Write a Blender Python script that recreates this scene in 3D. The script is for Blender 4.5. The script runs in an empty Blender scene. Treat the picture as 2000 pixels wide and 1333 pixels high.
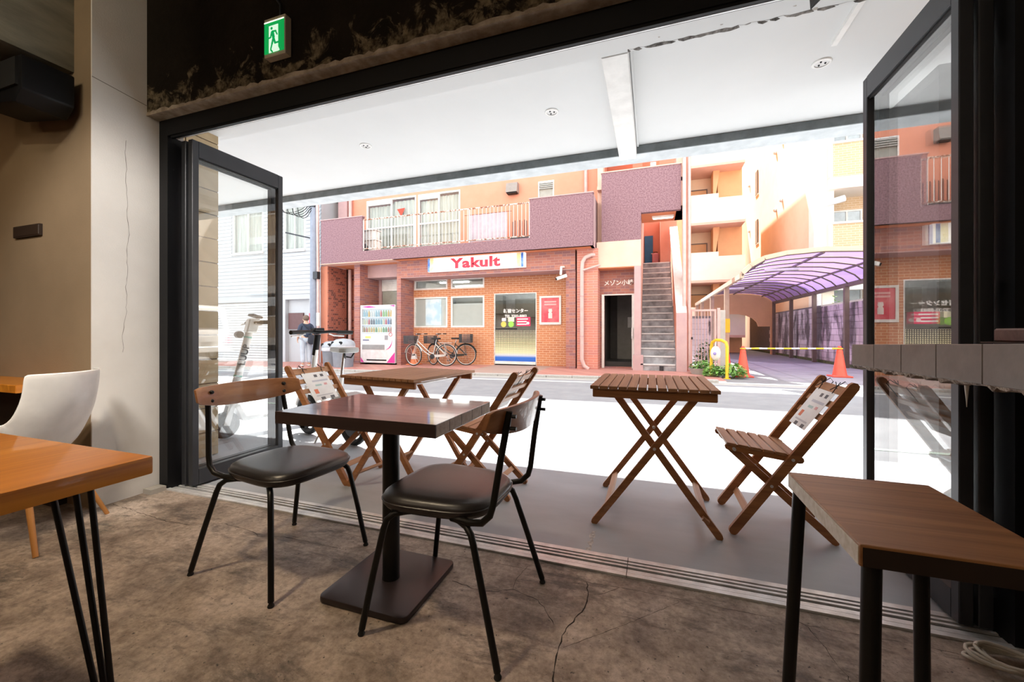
import bpy, bmesh, math, random
from mathutils import Vector, Matrix
random.seed(7)
sc = bpy.context.scene
COL = sc.collection
PI = math.pi
R = math.radians

# ------------------------------------------------------------------ camera, sky, sun, exposure
cam_d = bpy.data.cameras.new('camera'); cam = bpy.data.objects.new('camera', cam_d); COL.objects.link(cam)
cam.location = (0, 0, 1.02); cam.rotation_euler = (R(90), 0, R(19))
cam_d.sensor_width = 36; cam_d.lens = 36 * 790 / 2000
cam_d.shift_y = -16.5 / 2000
cam_d.clip_start = 0.02; cam_d.clip_end = 300
sc.camera = cam
sc.cycles.transparent_max_bounces = 24; sc.cycles.max_bounces = 9
sc.view_settings.view_transform = 'Standard'; sc.view_settings.look = 'None'
sc.view_settings.gamma = 1; sc.view_settings.use_curve_mapping = False
sc.view_settings.exposure = 1.5
world = bpy.data.worlds.new('sky'); sc.world = world; world.use_nodes = True
wn = world.node_tree.nodes; wn.clear()
wo = wn.new('ShaderNodeOutputWorld'); wb = wn.new('ShaderNodeBackground')
wb.inputs[0].default_value = (0.86, 0.93, 1.0, 1); wb.inputs[1].default_value = 1.05
world.node_tree.links.new(wb.outputs[0], wo.inputs[0])
def light(name, kind, loc, energy, col=(1, 1, 1), rot=(0, 0, 0), **kw):
    d = bpy.data.lights.new(name, kind); d.energy = energy; d.color = col
    for k, v in kw.items(): setattr(d, k, v)
    o = bpy.data.objects.new(name, d); o.location = loc; o.rotation_euler = rot; COL.objects.link(o)
    return o
sun_dir = Vector((-0.44 * 0.46, 0.90 * 0.46, 0.888))          # towards the sun: high, beyond the opposite roofs, a little left
sun = light('sun', 'SUN', (0, 0, 30), 9.0, (1.0, 0.96, 0.9))
sun.rotation_euler = sun_dir.to_track_quat('Z', 'Y').to_euler(); sun.data.angle = R(0.6)
# unseen room lamps: spots light wall, column, table, beam; point lamps are added fill
def spot(loc, target, energy, col, size, blend=0.6, soft=0.04):
    o = light('unseen_room_lamp', 'SPOT', loc, energy, col, spot_size=R(size), spot_blend=blend, shadow_soft_size=soft)
    o.rotation_euler = (Vector(loc) - Vector(target)).to_track_quat('Z', 'Y').to_euler()
spot((-4.6, -0.3, 3.0), (-4.1, 1.42, 1.3), 7, (1.0, 0.66, 0.34), 62, 0.8)
spot((-1.5, -0.4, 3.1), (-3.05, 1.52, 1.25), 165, (1.0, 0.94, 0.87), 40, 0.45, 0.3)
spot((-1.75, 0.35, 3.1), (-1.9, 0.45, 0.7), 62, (1.0, 0.80, 0.55), 88, 0.9, 0.1)
spot((-2.3, -0.9, 3.1), (-3.3, 0.7, 2.9), 16, (1.0, 0.92, 0.70), 55, 0.8)
light('unseen_room_lamp', 'POINT', (-0.9, -1.5, 2.75), 11, (1.0, 0.84, 0.66), shadow_soft_size=0.12)  # added fill, lifts the room from behind the camera
light('unseen_room_lamp', 'POINT', (-2.9, -1.8, 2.75), 12, (1.0, 0.80, 0.58), shadow_soft_size=0.12)  # second added fill, further left

# ------------------------------------------------------------------ mesh helpers
class MB:
    def __init__(s): s.v = []; s.f = []
    def add(s, vs, fs):
        o = len(s.v); s.v += [tuple(v) for v in vs]; s.f += [tuple(i + o for i in f) for f in fs]; return s
    def box(s, x0, x1, y0, y1, z0, z1):
        return s.add([(x0,y0,z0),(x1,y0,z0),(x1,y1,z0),(x0,y1,z0),(x0,y0,z1),(x1,y0,z1),(x1,y1,z1),(x0,y1,z1)],
                     [(0,3,2,1),(4,5,6,7),(0,1,5,4),(1,2,6,5),(2,3,7,6),(3,0,4,7)])
    def beam(s, p, q, w, h, up=(0, 0, 1)):
        p = Vector(p); q = Vector(q); d = (q - p).normalized(); u = Vector(up)
        if abs(d.dot(u)) > 0.98: u = Vector((1, 0, 0))
        a = d.cross(u).normalized(); b = a.cross(d).normalized()
        c = [a*w/2*i + b*h/2*j for i, j in ((-1,-1),(1,-1),(1,1),(-1,1))]
        return s.add([p+k for k in c] + [q+k for k in c], [(3,2,1,0),(4,5,6,7),(0,1,5,4),(1,2,6,5),(2,3,7,6),(3,0,4,7)])
    def tube(s, pts, r, n=8, closed=False, caps=True):
        pts = [Vector(p) for p in pts]; m = len(pts)
        rr = r if isinstance(r, (list, tuple)) else [r] * m
        rings = []; prev = None
        for i, p in enumerate(pts):
            if closed: t = (pts[(i+1) % m] - pts[i-1]).normalized()
            else: t = (pts[min(i+1, m-1)] - pts[max(i-1, 0)]).normalized()
            if prev is None:
                a = Vector((0, 0, 1)) if abs(t.z) < 0.9 else Vector((1, 0, 0))
                nrm = (a - t * a.dot(t)).normalized()
            else:
                nrm = prev - t * prev.dot(t)
                nrm = nrm.normalized() if nrm.length > 1e-6 else t.orthogonal().normalized()
            prev = nrm; bn = t.cross(nrm)
            rings.append([p + (nrm * math.cos(2*PI*k/n) + bn * math.sin(2*PI*k/n)) * rr[i] for k in range(n)])
        vs = [v for g in rings for v in g]; fs = []
        for i in range(m if closed else m - 1):
            j = (i + 1) % m
            for k in range(n): fs.append((i*n+k, i*n+(k+1) % n, j*n+(k+1) % n, j*n+k))
        if not closed and caps: fs += [tuple(range(n-1, -1, -1)), tuple((m-1)*n+k for k in range(n))]
        return s.add(vs, fs)
    def lathe(s, prof, c=(0, 0, 0), n=16, axis='z', caps=True):
        vs = []; fs = []
        for r, h in prof:
            for k in range(n):
                a = 2*PI*k/n; p = (r*math.cos(a), r*math.sin(a), h)
                if axis == 'y': p = (p[0], p[2], p[1])
                if axis == 'x': p = (p[2], p[0], p[1])
                vs.append((p[0]+c[0], p[1]+c[1], p[2]+c[2]))
        m = len(prof)
        for i in range(m-1):
            for k in range(n): fs.append((i*n+k, i*n+(k+1) % n, (i+1)*n+(k+1) % n, (i+1)*n+k))
        if caps: fs += [tuple(range(n-1, -1, -1)), tuple((m-1)*n+k for k in range(n))]
        return s.add(vs, fs)
    def prism(s, poly, plane, a, b):
        def P(p, t): return {'xz': (p[0], t, p[1]), 'yz': (t, p[0], p[1]), 'xy': (p[0], p[1], t)}[plane]
        n = len(poly)
        return s.add([P(p, a) for p in poly] + [P(p, b) for p in poly],
                     [tuple(range(n)), tuple(range(2*n-1, n-1, -1))] + [(i, i+n, (i+1) % n + n, (i+1) % n) for i in range(n)])
    def sphere(s, c, r, n=10, sx=1, sy=1, sz=1):
        prof = [(max(1e-4, r*math.sin(PI*i/n)), -r*math.cos(PI*i/n)) for i in range(n+1)]
        o = len(s.v); s.lathe(prof, (0, 0, 0), n+2)
        s.v[o:] = [(v[0]*sx+c[0], v[1]*sy+c[1], v[2]*sz+c[2]) for v in s.v[o:]]; return s
    def quad(s, a, b, c, d): return s.add([a, b, c, d], [(0, 1, 2, 3)])

def B(*a): return MB().box(*a)

def obj(name, mb, mat, parent=None, smooth=None, bev=0, seg=1, world=True, kind=None, label=None, cat=None, group=None, fixn=True):
    me = bpy.data.meshes.new(name)
    off = Vector((0, 0, 0))
    if parent is not None and world:
        q = parent
        while q is not None: off += q.location; q = q.parent
    me.from_pydata([(v[0]-off.x, v[1]-off.y, v[2]-off.z) for v in mb.v], [], mb.f)
    if fixn or bev:
        bm = bmesh.new(); bm.from_mesh(me)
        if fixn: bmesh.ops.recalc_face_normals(bm, faces=bm.faces)
        if bev:
            bmesh.ops.bevel(bm, geom=[e for e in bm.edges if e.is_manifold and e.calc_face_angle(0) > 0.5], offset=bev, segments=seg, affect='EDGES', profile=0.6)
        bm.to_mesh(me); bm.free()
    if smooth is not None:
        me.shade_smooth(); me.set_sharp_from_angle(angle=R(smooth))
    me.materials.append(mat)
    o = bpy.data.objects.new(name, me); COL.objects.link(o)
    if parent is not None: o.parent = parent
    if kind: o['kind'] = kind
    if label: o['label'] = label
    if cat: o['category'] = cat
    if group: o['group'] = group
    return o
def thing(name, label, cat, loc=(0, 0, 0), rz=0, group=None):
    o = bpy.data.objects.new(name, None); o.empty_display_size = 0.1; COL.objects.link(o)
    o.location = loc; o.rotation_euler = (0, 0, rz); o['label'] = label; o['category'] = cat
    if group: o['group'] = group
    return o
def copy_tree(o, parent=None):
    kids = [c for c in bpy.data.objects if c.parent == o]
    c = o.copy(); COL.objects.link(c); c.parent = parent
    for k in kids: copy_tree(k, c)
    return c
def text_mb(txt, size, bold=0.0, depth=0.004, sx=1.0, shear=0.0):
    cu = bpy.data.curves.new('t', 'FONT'); cu.body = txt; cu.size = size; cu.extrude = depth/2; cu.offset = bold; cu.shear = shear; cu.space_character = 1.0 + bold*5
    cu.align_x = 'CENTER'; cu.align_y = 'CENTER'; cu.resolution_u = 3
    o = bpy.data.objects.new('t', cu); COL.objects.link(o)
    dg = bpy.context.evaluated_depsgraph_get(); me = bpy.data.meshes.new_from_object(o.evaluated_get(dg))
    mb = MB().add([(v.co.x*sx, -v.co.z, v.co.y) for v in me.vertices], [tuple(p.vertices) for p in me.polygons])
    bpy.data.objects.remove(o); bpy.data.meshes.remove(me); bpy.data.curves.remove(cu)
    return mb
def moved(mb, dx, dy, dz, M=None):
    if M is not None: mb.v = [tuple(M @ Vector(v)) for v in mb.v]
    mb.v = [(v[0]+dx, v[1]+dy, v[2]+dz) for v in mb.v]; return mb
def wall_holes(x0, x1, z0, z1, y0, y1, holes):
    """a wall slab facing Y with rectangular openings, one mesh"""
    xs = sorted({x0, x1} | {min(max(h[k], x0), x1) for h in holes for k in (0, 1)})
    zs = sorted({z0, z1} | {min(max(h[k], z0), z1) for h in holes for k in (2, 3)})
    mb = MB()
    for i in range(len(xs)-1):
        zz = None
        for j in range(len(zs)-1):
            cx = (xs[i]+xs[i+1])/2; cz = (zs[j]+zs[j+1])/2
            solid = not any(h[0] < cx < h[1] and h[2] < cz < h[3] for h in holes)
            if solid and zz is None: zz = zs[j]
            if (not solid or j == len(zs)-2) and zz is not None:
                mb.box(xs[i], xs[i+1], y0, y1, zz, zs[j+1] if solid else zs[j]); zz = None
    return mb
def bar2d(p, q, w, n=4):
    """outline of a bar from p to q with rounded ends, 2-D"""
    a = math.atan2(q[1]-p[1], q[0]-p[0]); pts = []
    for i in range(n+1): t = a - PI/2 + PI*i/n; pts.append((q[0]+w/2*math.cos(t), q[1]+w/2*math.sin(t)))
    for i in range(n+1): t = a + PI/2 + PI*i/n; pts.append((p[0]+w/2*math.cos(t), p[1]+w/2*math.sin(t)))
    return pts
def arc(c, r, a0, a1, n, plane='xz', t=0):
    out = []
    for i in range(n+1):
        a = R(a0 + (a1-a0)*i/n); x = c[0]+r*math.cos(a); z = c[1]+r*math.sin(a)
        out.append((x, t, z) if plane == 'xz' else (t, x, z) if plane == 'yz' else (x, z, t))
    return out
def gz(x): return 0.008 * min(0.0, x)

# ------------------------------------------------------------------ materials
MATS = {}
def _new(name):
    m = bpy.data.materials.new(name); m.use_nodes = True
    nt = m.node_tree; b = nt.nodes['Principled BSDF']; MATS[name] = m
    return m, nt, b
def _coords(nt, scale=(1, 1, 1)):
    tc = nt.nodes.new('ShaderNodeTexCoord'); mp = nt.nodes.new('ShaderNodeMapping')
    mp.inputs['Scale'].default_value = scale; nt.links.new(tc.outputs['Object'], mp.inputs[0]); return mp.outputs[0]
def _noise(nt, vec, scale, detail=4, rough=0.6, dist=0.0):
    n = nt.nodes.new('ShaderNodeTexNoise'); n.inputs['Scale'].default_value = scale; n.inputs['Detail'].default_value = detail
    n.inputs['Roughness'].default_value = rough; n.inputs['Distortion'].default_value = dist
    nt.links.new(vec, n.inputs['Vector']); return n.outputs['Fac']
def _ramp(nt, fac, stops):
    r = nt.nodes.new('ShaderNodeValToRGB'); e = r.color_ramp.elements
    while len(e) < len(stops): e.new(0.5)
    for i, (p, c) in enumerate(stops): e[i].position = p; e[i].color = (*c, 1) if len(c) == 3 else c
    nt.links.new(fac, r.inputs[0]); return r.outputs[0]
def _mix(nt, fac, a, b, mode='MIX'):
    m = nt.nodes.new('ShaderNodeMix'); m.data_type = 'RGBA'; m.blend_type = mode
    for s, k in ((0, fac), (6, a), (7, b)):
        if isinstance(k, (int, float)): m.inputs[s].default_value = k
        elif isinstance(k, tuple): m.inputs[s].default_value = (*k, 1)
        else: nt.links.new(k, m.inputs[s])
    return m.outputs[2]
def _bump(nt, b, h, strength, dist=0.01):
    n = nt.nodes.new('ShaderNodeBump'); n.inputs['Strength'].default_value = strength; n.inputs['Distance'].default_value = dist
    nt.links.new(h, n.inputs['Height']); nt.links.new(n.outputs[0], b.inputs['Normal'])
def M(name, col=(0.5, 0.5, 0.5), rough=0.5, metal=0.0, col2=None, scale=6, stretch=(1, 1, 1), lo=0.35, hi=0.65, bump=0, bscale=60, spec=0.5, coat=0, emit=0):
    if name in MATS: return MATS[name]
    m, nt, b = _new(name)
    b.inputs['Base Color'].default_value = (*col, 1); b.inputs['Roughness'].default_value = rough; b.inputs['Metallic'].default_value = metal
    b.inputs['Specular IOR Level'].default_value = spec; b.inputs['Coat Weight'].default_value = coat
    if emit: b.inputs['Emission Color'].default_value = (*col, 1); b.inputs['Emission Strength'].default_value = emit
    c2 = col2 or tuple(c*0.86 for c in col)
    v = _coords(nt, stretch)
    nt.links.new(_ramp(nt, _noise(nt, v, scale), [(lo, c2), (hi, col)]), b.inputs['Base Color'])
    if bump: _bump(nt, b, _noise(nt, v, bscale, 5), bump)
    return m
def brick(name, c1, c2, mortar, w, h, ms=0.01, rough=0.6, spots=None, spec=0.4):
    m, nt, b = _new(name)
    tc = nt.nodes.new('ShaderNodeTexCoord'); sp = nt.nodes.new('ShaderNodeSeparateXYZ'); nt.links.new(tc.outputs['Object'], sp.inputs[0])
    ad = nt.nodes.new('ShaderNodeMath'); nt.links.new(sp.outputs[0], ad.inputs[0]); nt.links.new(sp.outputs[1], ad.inputs[1])
    cb = nt.nodes.new('ShaderNodeCombineXYZ'); nt.links.new(ad.outputs[0], cb.inputs[0]); nt.links.new(sp.outputs[2], cb.inputs[1])
    bt = nt.nodes.new('ShaderNodeTexBrick'); nt.links.new(cb.outputs[0], bt.inputs['Vector'])
    bt.inputs['Scale'].default_value = 1; bt.inputs['Brick Width'].default_value = w; bt.inputs['Row Height'].default_value = h
    bt.inputs['Mortar Size'].default_value = ms; bt.inputs['Color1'].default_value = (*c1, 1); bt.inputs['Color2'].default_value = (*c2, 1)
    bt.inputs['Mortar'].default_value = (*mortar, 1)
    out = bt.outputs['Color']
    if spots:
        wn_ = nt.nodes.new('ShaderNodeTexWhiteNoise')
        # per-brick dark glaze: noise sampled on a brick-sized lattice
        sn = nt.nodes.new('ShaderNodeVectorMath'); sn.operation = 'SNAP'; nt.links.new(cb.outputs[0], sn.inputs[0]); sn.inputs[1].default_value = (w, h, 1)
        nt.links.new(sn.outputs[0], wn_.inputs['Vector'])
        out = _mix(nt, _ramp(nt, wn_.outputs['Value'], [(spots[1], (0, 0, 0)), (spots[1]+0.12, (1, 1, 1))]), out, spots[0])
        out = _mix(nt, bt.outputs['Fac'], out, mortar)
    nt.links.new(out, b.inputs['Base Color']); b.inputs['Roughness'].default_value = rough; b.inputs['Specular IOR Level'].default_value = spec
    return m
def glass(name, tint=(0.97, 0.985, 0.98), k=1.8):
    m, nt, b = _new(name); nt.nodes.remove(b)
    o = nt.nodes['Material Output']; tr = nt.nodes.new('ShaderNodeBsdfTransparent'); gl = nt.nodes.new('ShaderNodeBsdfGlossy')
    tr.inputs[0].default_value = (*tint, 1); gl.inputs['Roughness'].default_value = 0.0
    fr = nt.nodes.new('ShaderNodeFresnel'); fr.inputs[0].default_value = 1.5; mx = nt.nodes.new('ShaderNodeMixShader')
    # the front surface stands for all reflecting faces of the unit (k); the exit face only lets light through
    ge = nt.nodes.new('ShaderNodeNewGeometry'); inv = nt.nodes.new('ShaderNodeMath'); inv.operation = 'SUBTRACT'; inv.inputs[0].default_value = 1; nt.links.new(ge.outputs['Backfacing'], inv.inputs[1])
    m1 = nt.nodes.new('ShaderNodeMath'); m1.operation = 'MULTIPLY'; m1.inputs[1].default_value = k; nt.links.new(fr.outputs[0], m1.inputs[0])
    m2 = nt.nodes.new('ShaderNodeMath'); m2.operation = 'MULTIPLY'; m2.use_clamp = True; nt.links.new(m1.outputs[0], m2.inputs[0]); nt.links.new(inv.outputs[0], m2.inputs[1])
    nt.links.new(m2.outputs[0], mx.inputs[0]); nt.links.new(tr.outputs[0], mx.inputs[1]); nt.links.new(gl.outputs[0], mx.inputs[2])
    nt.links.new(mx.outputs[0], o.inputs[0]); return m
def wood(name, a, b_, axis, rough=0.45, coat=0.0, fine=26, c=None):
    m, nt, b = _new(name)
    st = {'x': (1.2, fine, fine), 'y': (fine, 1.2, fine), 'z': (fine, fine, 1.2)}[axis]
    v = _coords(nt, st); n1 = _noise(nt, v, 1.0, 5, 0.65, 0.6)
    st2 = {'x': (0.8, 5, 5), 'y': (5, 0.8, 5), 'z': (5, 5, 0.8)}[axis]
    n2 = _noise(nt, _coords(nt, st2), 1.3, 2, 0.5, 1.2)
    col = _ramp(nt, n1, [(0.32, b_), (0.62, a)])
    col = _mix(nt, _ramp(nt, n2, [(0.45, (0, 0, 0)), (0.75, (0.6, 0.6, 0.6))]), col, c or b_)
    nt.links.new(col, b.inputs['Base Color']); b.inputs['Roughness'].default_value = rough; b.inputs['Coat Weight'].default_value = coat
    b.inputs['Coat Roughness'].default_value = 0.06
    _bump(nt, b, n1, 0.25, 0.004); return m

m_black = M('black_aluminium', (0.006, 0.006, 0.007), 0.5, 0.0, bump=0.02, spec=0.25)
m_alu_grey = M('dark_grey_aluminium', (0.05, 0.052, 0.058), 0.4, 0.5)
m_alu = M('aluminium_track', (0.82, 0.82, 0.82), 0.5, 0.45, col2=(0.6, 0.6, 0.6), scale=14)
m_alu_d = M('track_groove', (0.05, 0.05, 0.05), 0.6, 0.2)
m_glass = glass('door_glass', (0.985, 0.993, 0.99), 2.8)
m_winglass = glass('window_glass', (0.95, 0.97, 0.97))
m_steel = M('black_steel_tube', (0.02, 0.019, 0.018), 0.38, 0.6)
m_vinyl = M('black_vinyl', (0.022, 0.018, 0.018), 0.34, 0, bump=0.06, bscale=260, spec=0.6)
m_rubber = M('black_rubber', (0.012, 0.012, 0.012), 0.7)
m_soffit = M('white_soffit_paint', (0.66, 0.67, 0.67), 0.8, col2=(0.64, 0.65, 0.65), scale=2)
m_white = M('white_paint', (0.82, 0.82, 0.8), 0.5)
m_whiteplastic = M('white_plastic', (0.82, 0.81, 0.79), 0.3)
m_peach = M('peach_stucco', (0.72, 0.30, 0.205), 0.85, col2=(0.68, 0.28, 0.185), scale=3, bump=0.15)
m_peachlite = M('pale_peach_render', (0.76, 0.50, 0.41), 0.85, col2=(0.72, 0.46, 0.37), scale=3)
m_orange = M('orange_render', (0.74, 0.29, 0.14), 0.85, col2=(0.68, 0.26, 0.12), scale=3)
m_purple = M('purple_rough_stucco', (0.285, 0.175, 0.20), 0.9, col2=(0.17, 0.092, 0.115), scale=30, lo=0.38, hi=0.62, bump=0.6, bscale=40)
m_mauve = M('mauve_paint', (0.50, 0.34, 0.34), 0.8, col2=(0.45, 0.30, 0.31), scale=4)
m_pinkpipe = M('pink_beige_pipe', (0.62, 0.45, 0.43), 0.5, col2=(0.55, 0.38, 0.36))
m_brick = brick('orange_brick', (0.58, 0.24, 0.11), (0.50, 0.19, 0.09), (0.66, 0.42, 0.28), 0.215, 0.068, 0.008)
m_brickd = brick('mottled_red_brick', (0.46, 0.15, 0.10), (0.38, 0.12, 0.085), (0.40, 0.23, 0.18), 0.11, 0.068, 0.006, spots=((0.16, 0.055, 0.05), 0.68))
m_brickm = brick('mauve_red_brick', (0.42, 0.17, 0.125), (0.30, 0.12, 0.11), (0.38, 0.22, 0.19), 0.23, 0.075, 0.007, spots=((0.27, 0.13, 0.14), 0.7))
m_creambrick = brick('cream_tile', (0.60, 0.42, 0.25), (0.55, 0.38, 0.22), (0.66, 0.52, 0.38), 0.24, 0.08, 0.01)
m_paver = brick('brick_paving', (0.52, 0.25, 0.20), (0.44, 0.19, 0.16), (0.40, 0.28, 0.24), 0.2, 0.1, 0.008)
m_cream = M('cream_render', (0.86, 0.70, 0.52), 0.85, col2=(0.82, 0.66, 0.48), scale=2)
m_creamwhite = M('cream_white_render', (0.88, 0.80, 0.70), 0.85, col2=(0.84, 0.76, 0.66), scale=2)
m_tan = M('tan_render', (0.76, 0.46, 0.25), 0.85, col2=(0.70, 0.42, 0.23), scale=2)
m_tanside = M('apricot_side_wall', (0.82, 0.60, 0.43), 0.85, col2=(0.78, 0.56, 0.39), scale=1.5)
m_blue = M('blue_paint', (0.02, 0.18, 0.38), 0.45)
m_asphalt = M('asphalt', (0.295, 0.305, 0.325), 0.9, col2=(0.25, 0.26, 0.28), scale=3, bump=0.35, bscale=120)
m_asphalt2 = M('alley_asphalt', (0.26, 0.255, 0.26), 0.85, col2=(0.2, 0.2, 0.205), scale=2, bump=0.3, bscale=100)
m_gutter = M('gutter_concrete', (0.42, 0.42, 0.4), 0.85, col2=(0.36, 0.36, 0.34))
m_line = M('road_paint', (0.8, 0.82, 0.8), 0.7, col2=(0.7, 0.74, 0.72), scale=20)
m_patio = M('patio_concrete', (0.41, 0.435, 0.47), 0.55, col2=(0.32, 0.34, 0.37), scale=2.2, stretch=(0.6, 1.6, 1), lo=0.3, hi=0.7, bump=0.05, bscale=90)
m_kerb = M('kerb_granite', (0.46, 0.45, 0.43), 0.8, col2=(0.38, 0.37, 0.36), scale=30)
m_fascia = M('canopy_edge_concrete', (0.60, 0.64, 0.66), 0.8, col2=(0.48, 0.52, 0.54), scale=7)
m_fascia_shade = M('canopy_edge_shade', (0.20, 0.225, 0.235), 0.8, col2=(0.14, 0.16, 0.168), scale=10)  # dark tone stands in for shade on the beam's inner face
m_stair = M('stair_concrete', (0.36, 0.37, 0.40), 0.8, col2=(0.17, 0.17, 0.18), scale=4, lo=0.3, hi=0.6)
m_nosing = M('stair_nosing', (0.62, 0.63, 0.64), 0.6)
m_paper = M('white_paper', (0.85, 0.85, 0.84), 0.7)
m_teak = wood('teak_x', (0.44, 0.185, 0.062), (0.25, 0.092, 0.03), 'x', 0.5)
m_teaky = wood('teak_y', (0.47, 0.24, 0.115), (0.30, 0.135, 0.06), 'y', 0.5)
m_pine = wood('orange_pine', (0.66, 0.25, 0.022), (0.42, 0.13, 0.010), 'y', 0.38, 0.2, 18, (0.50, 0.16, 0.02))
m_walnut = wood('dark_oiled_wood', (0.065, 0.028, 0.018), (0.032, 0.014, 0.011), 'x', 0.3, 1.0, 24)
m_walnutside = wood('dark_wood_edge', (0.045, 0.025, 0.022), (0.02, 0.012, 0.011), 'x', 0.45, 0.0, 24)
m_endgrain = M('pale_end_grain', (0.40, 0.31, 0.24), 0.7, col2=(0.30, 0.22, 0.17), scale=60)
m_backwood = wood('beech_backrest', (0.42, 0.19, 0.08), (0.27, 0.105, 0.04), 'y', 0.35, 0.3, 22)
m_stoolwood = wood('oak_stool_top', (0.46, 0.22, 0.085), (0.25, 0.105, 0.038), 'x', 0.5, 0.0, 34)
m_stooledge = M('raw_plywood_edge', (0.82, 0.77, 0.70), 0.8, col2=(0.66, 0.60, 0.50), scale=60)
m_darkwood = M('dark_wood_and_shade', (0.03, 0.016, 0.01), 0.6)  # dark wood; on the stool's front edge it stands in for shade
m_tile = M('grey_stone_tile', (0.20, 0.175, 0.155), 0.42, col2=(0.15, 0.128, 0.11), scale=9, bump=0.04)
m_grout = M('rough_mortar', (0.36, 0.30, 0.24), 0.95, col2=(0.14, 0.105, 0.08), scale=40, bump=1.0, bscale=60)
m_red = M('red_print', (0.70, 0.03, 0.08), 0.5)
m_white_e = M('lit_white_panel', (1, 1, 0.98), 0.5, col2=(1, 1, 0.98), emit=0.9)

# ------------------------------------------------------------------ the cafe room
def floor_mat():
    m, nt, b = _new('worn_concrete_floor')
    v = _coords(nt)
    base = _ramp(nt, _noise(nt, v, 3.0, 10, 0.75, 0.15), [(0.38, (0.22, 0.165, 0.13)), (0.5, (0.43, 0.34, 0.27)), (0.62, (0.62, 0.51, 0.425))])
    vs = _coords(nt, (1.0, 2.6, 1))
    dark = _ramp(nt, _noise(nt, vs, 1.6, 12, 0.78, 0.25), [(0.50, (0, 0, 0)), (0.60, (0.9, 0.9, 0.9))])
    col = _mix(nt, dark, base, (0.125, 0.098, 0.08))
    teal = _ramp(nt, _noise(nt, _coords(nt, (1.3, 2.0, 1)), 1.25, 12, 0.8, 0.3), [(0.58, (0, 0, 0)), (0.66, (0.8, 0.8, 0.8))])
    col = _mix(nt, teal, col, (0.06, 0.068, 0.062))
    sp = _ramp(nt, _noise(nt, v, 60, 3, 0.6), [(0.28, (1, 1, 1)), (0.36, (0, 0, 0))])
    col = _mix(nt, sp, col, (0.05, 0.04, 0.033))
    col = _mix(nt, 1.0, col, _ramp(nt, _noise(nt, v, 42, 6, 0.7), [(0.34, (0.62, 0.60, 0.57)), (0.58, (1.0, 1.0, 1.0))]), 'MULTIPLY')
    nt.links.new(col, b.inputs['Base Color'])
    rr = _ramp(nt, _noise(nt, v, 5, 6), [(0.3, (0.34, 0.34, 0.34)), (0.7, (0.6, 0.6, 0.6))]); nt.links.new(rr, b.inputs['Roughness'])
    _bump(nt, b, _noise(nt, v, 18, 12, 0.78), 0.55, 0.012); return m
m_floor = floor_mat()
floor = obj('floor', B(-6, 1.3, -5, 1.745, -0.12, 0), m_floor, kind='structure', label='worn brown cracked concrete floor of the cafe')
m_crack = M('crack_dirt', (0.03, 0.022, 0.016), 0.95)
cracks = [[(-0.77,1.49),(-0.7,1.48),(-0.66,1.47),(-0.58,1.48),(-0.56,1.5),(-0.52,1.52),(-0.47,1.5),(-0.41,1.49),(-0.38,1.46),(-0.32,1.38)],
 [(-0.52,1.52),(-0.53,1.57),(-0.52,1.63),(-0.51,1.69)],[(-0.27,1.29),(-0.1,1.45),(0.1,1.65)],
 [(-2.2,1.66),(-1.5,1.665),(-0.88,1.66),(-0.53,1.67),(-0.25,1.66),(-0.12,1.67),(0.1,1.67),(0.26,1.67),(0.4,1.67)],
 [(-0.27,0.9),(-0.26,1.02),(-0.27,1.15),(-0.28,1.25),(-0.28,1.34),(-0.27,1.4),(-0.23,1.5),(-0.23,1.58),(-0.25,1.66)],[(-0.23,1.58),(-0.17,1.61),(-0.12,1.67)],
 [(-3.03,1.5),(-2.85,1.49),(-2.66,1.47),(-2.5,1.46),(-2.31,1.47),(-2.16,1.54),(-1.95,1.53),(-1.86,1.5),(-1.73,1.54),(-1.57,1.54),(-1.4,1.54)],
 [(0.48,1.7),(0.51,1.66),(0.53,1.59),(0.53,1.53),(0.55,1.47),(0.55,1.44),(0.58,1.3)],[(0.5,1.665),(0.7,1.67),(0.8,1.68),(0.98,1.67)]]
rc = random.Random(3)
for ci, line in enumerate(cracks):
    pts = []
    for a, b in zip(line[:-1], line[1:]):
        n = max(2, int(math.hypot(b[0]-a[0], b[1]-a[1]) / 0.02))
        for i in range(n):
            t = i/n; j = 0.004 if ci not in (2, 3, 8) else 0.0015
            pts.append((a[0]+(b[0]-a[0])*t + rc.uniform(-j, j), a[1]+(b[1]-a[1])*t + rc.uniform(-j, j)))
    pts.append(line[-1]); mb = MB(); wmax = {4: 0.006, 0: 0.0035, 6: 0.0035, 2: 0.0022}.get(ci, 0.0022); vs = []; fs = []
    for i, p in enumerate(pts):
        q = pts[min(i+1, len(pts)-1)]; o = pts[max(i-1, 0)]; d = Vector((q[0]-o[0], q[1]-o[1])).normalized()
        w = wmax * rc.uniform(0.25, 1) * 0.5
        vs += [(p[0]-d.y*w, p[1]+d.x*w, 0.0004), (p[0]+d.y*w, p[1]-d.x*w, 0.0004)]
        if i: fs.append((2*i-2, 2*i-1, 2*i+1, 2*i))
    obj('crack', mb.add(vs, fs), m_crack, floor)

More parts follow.
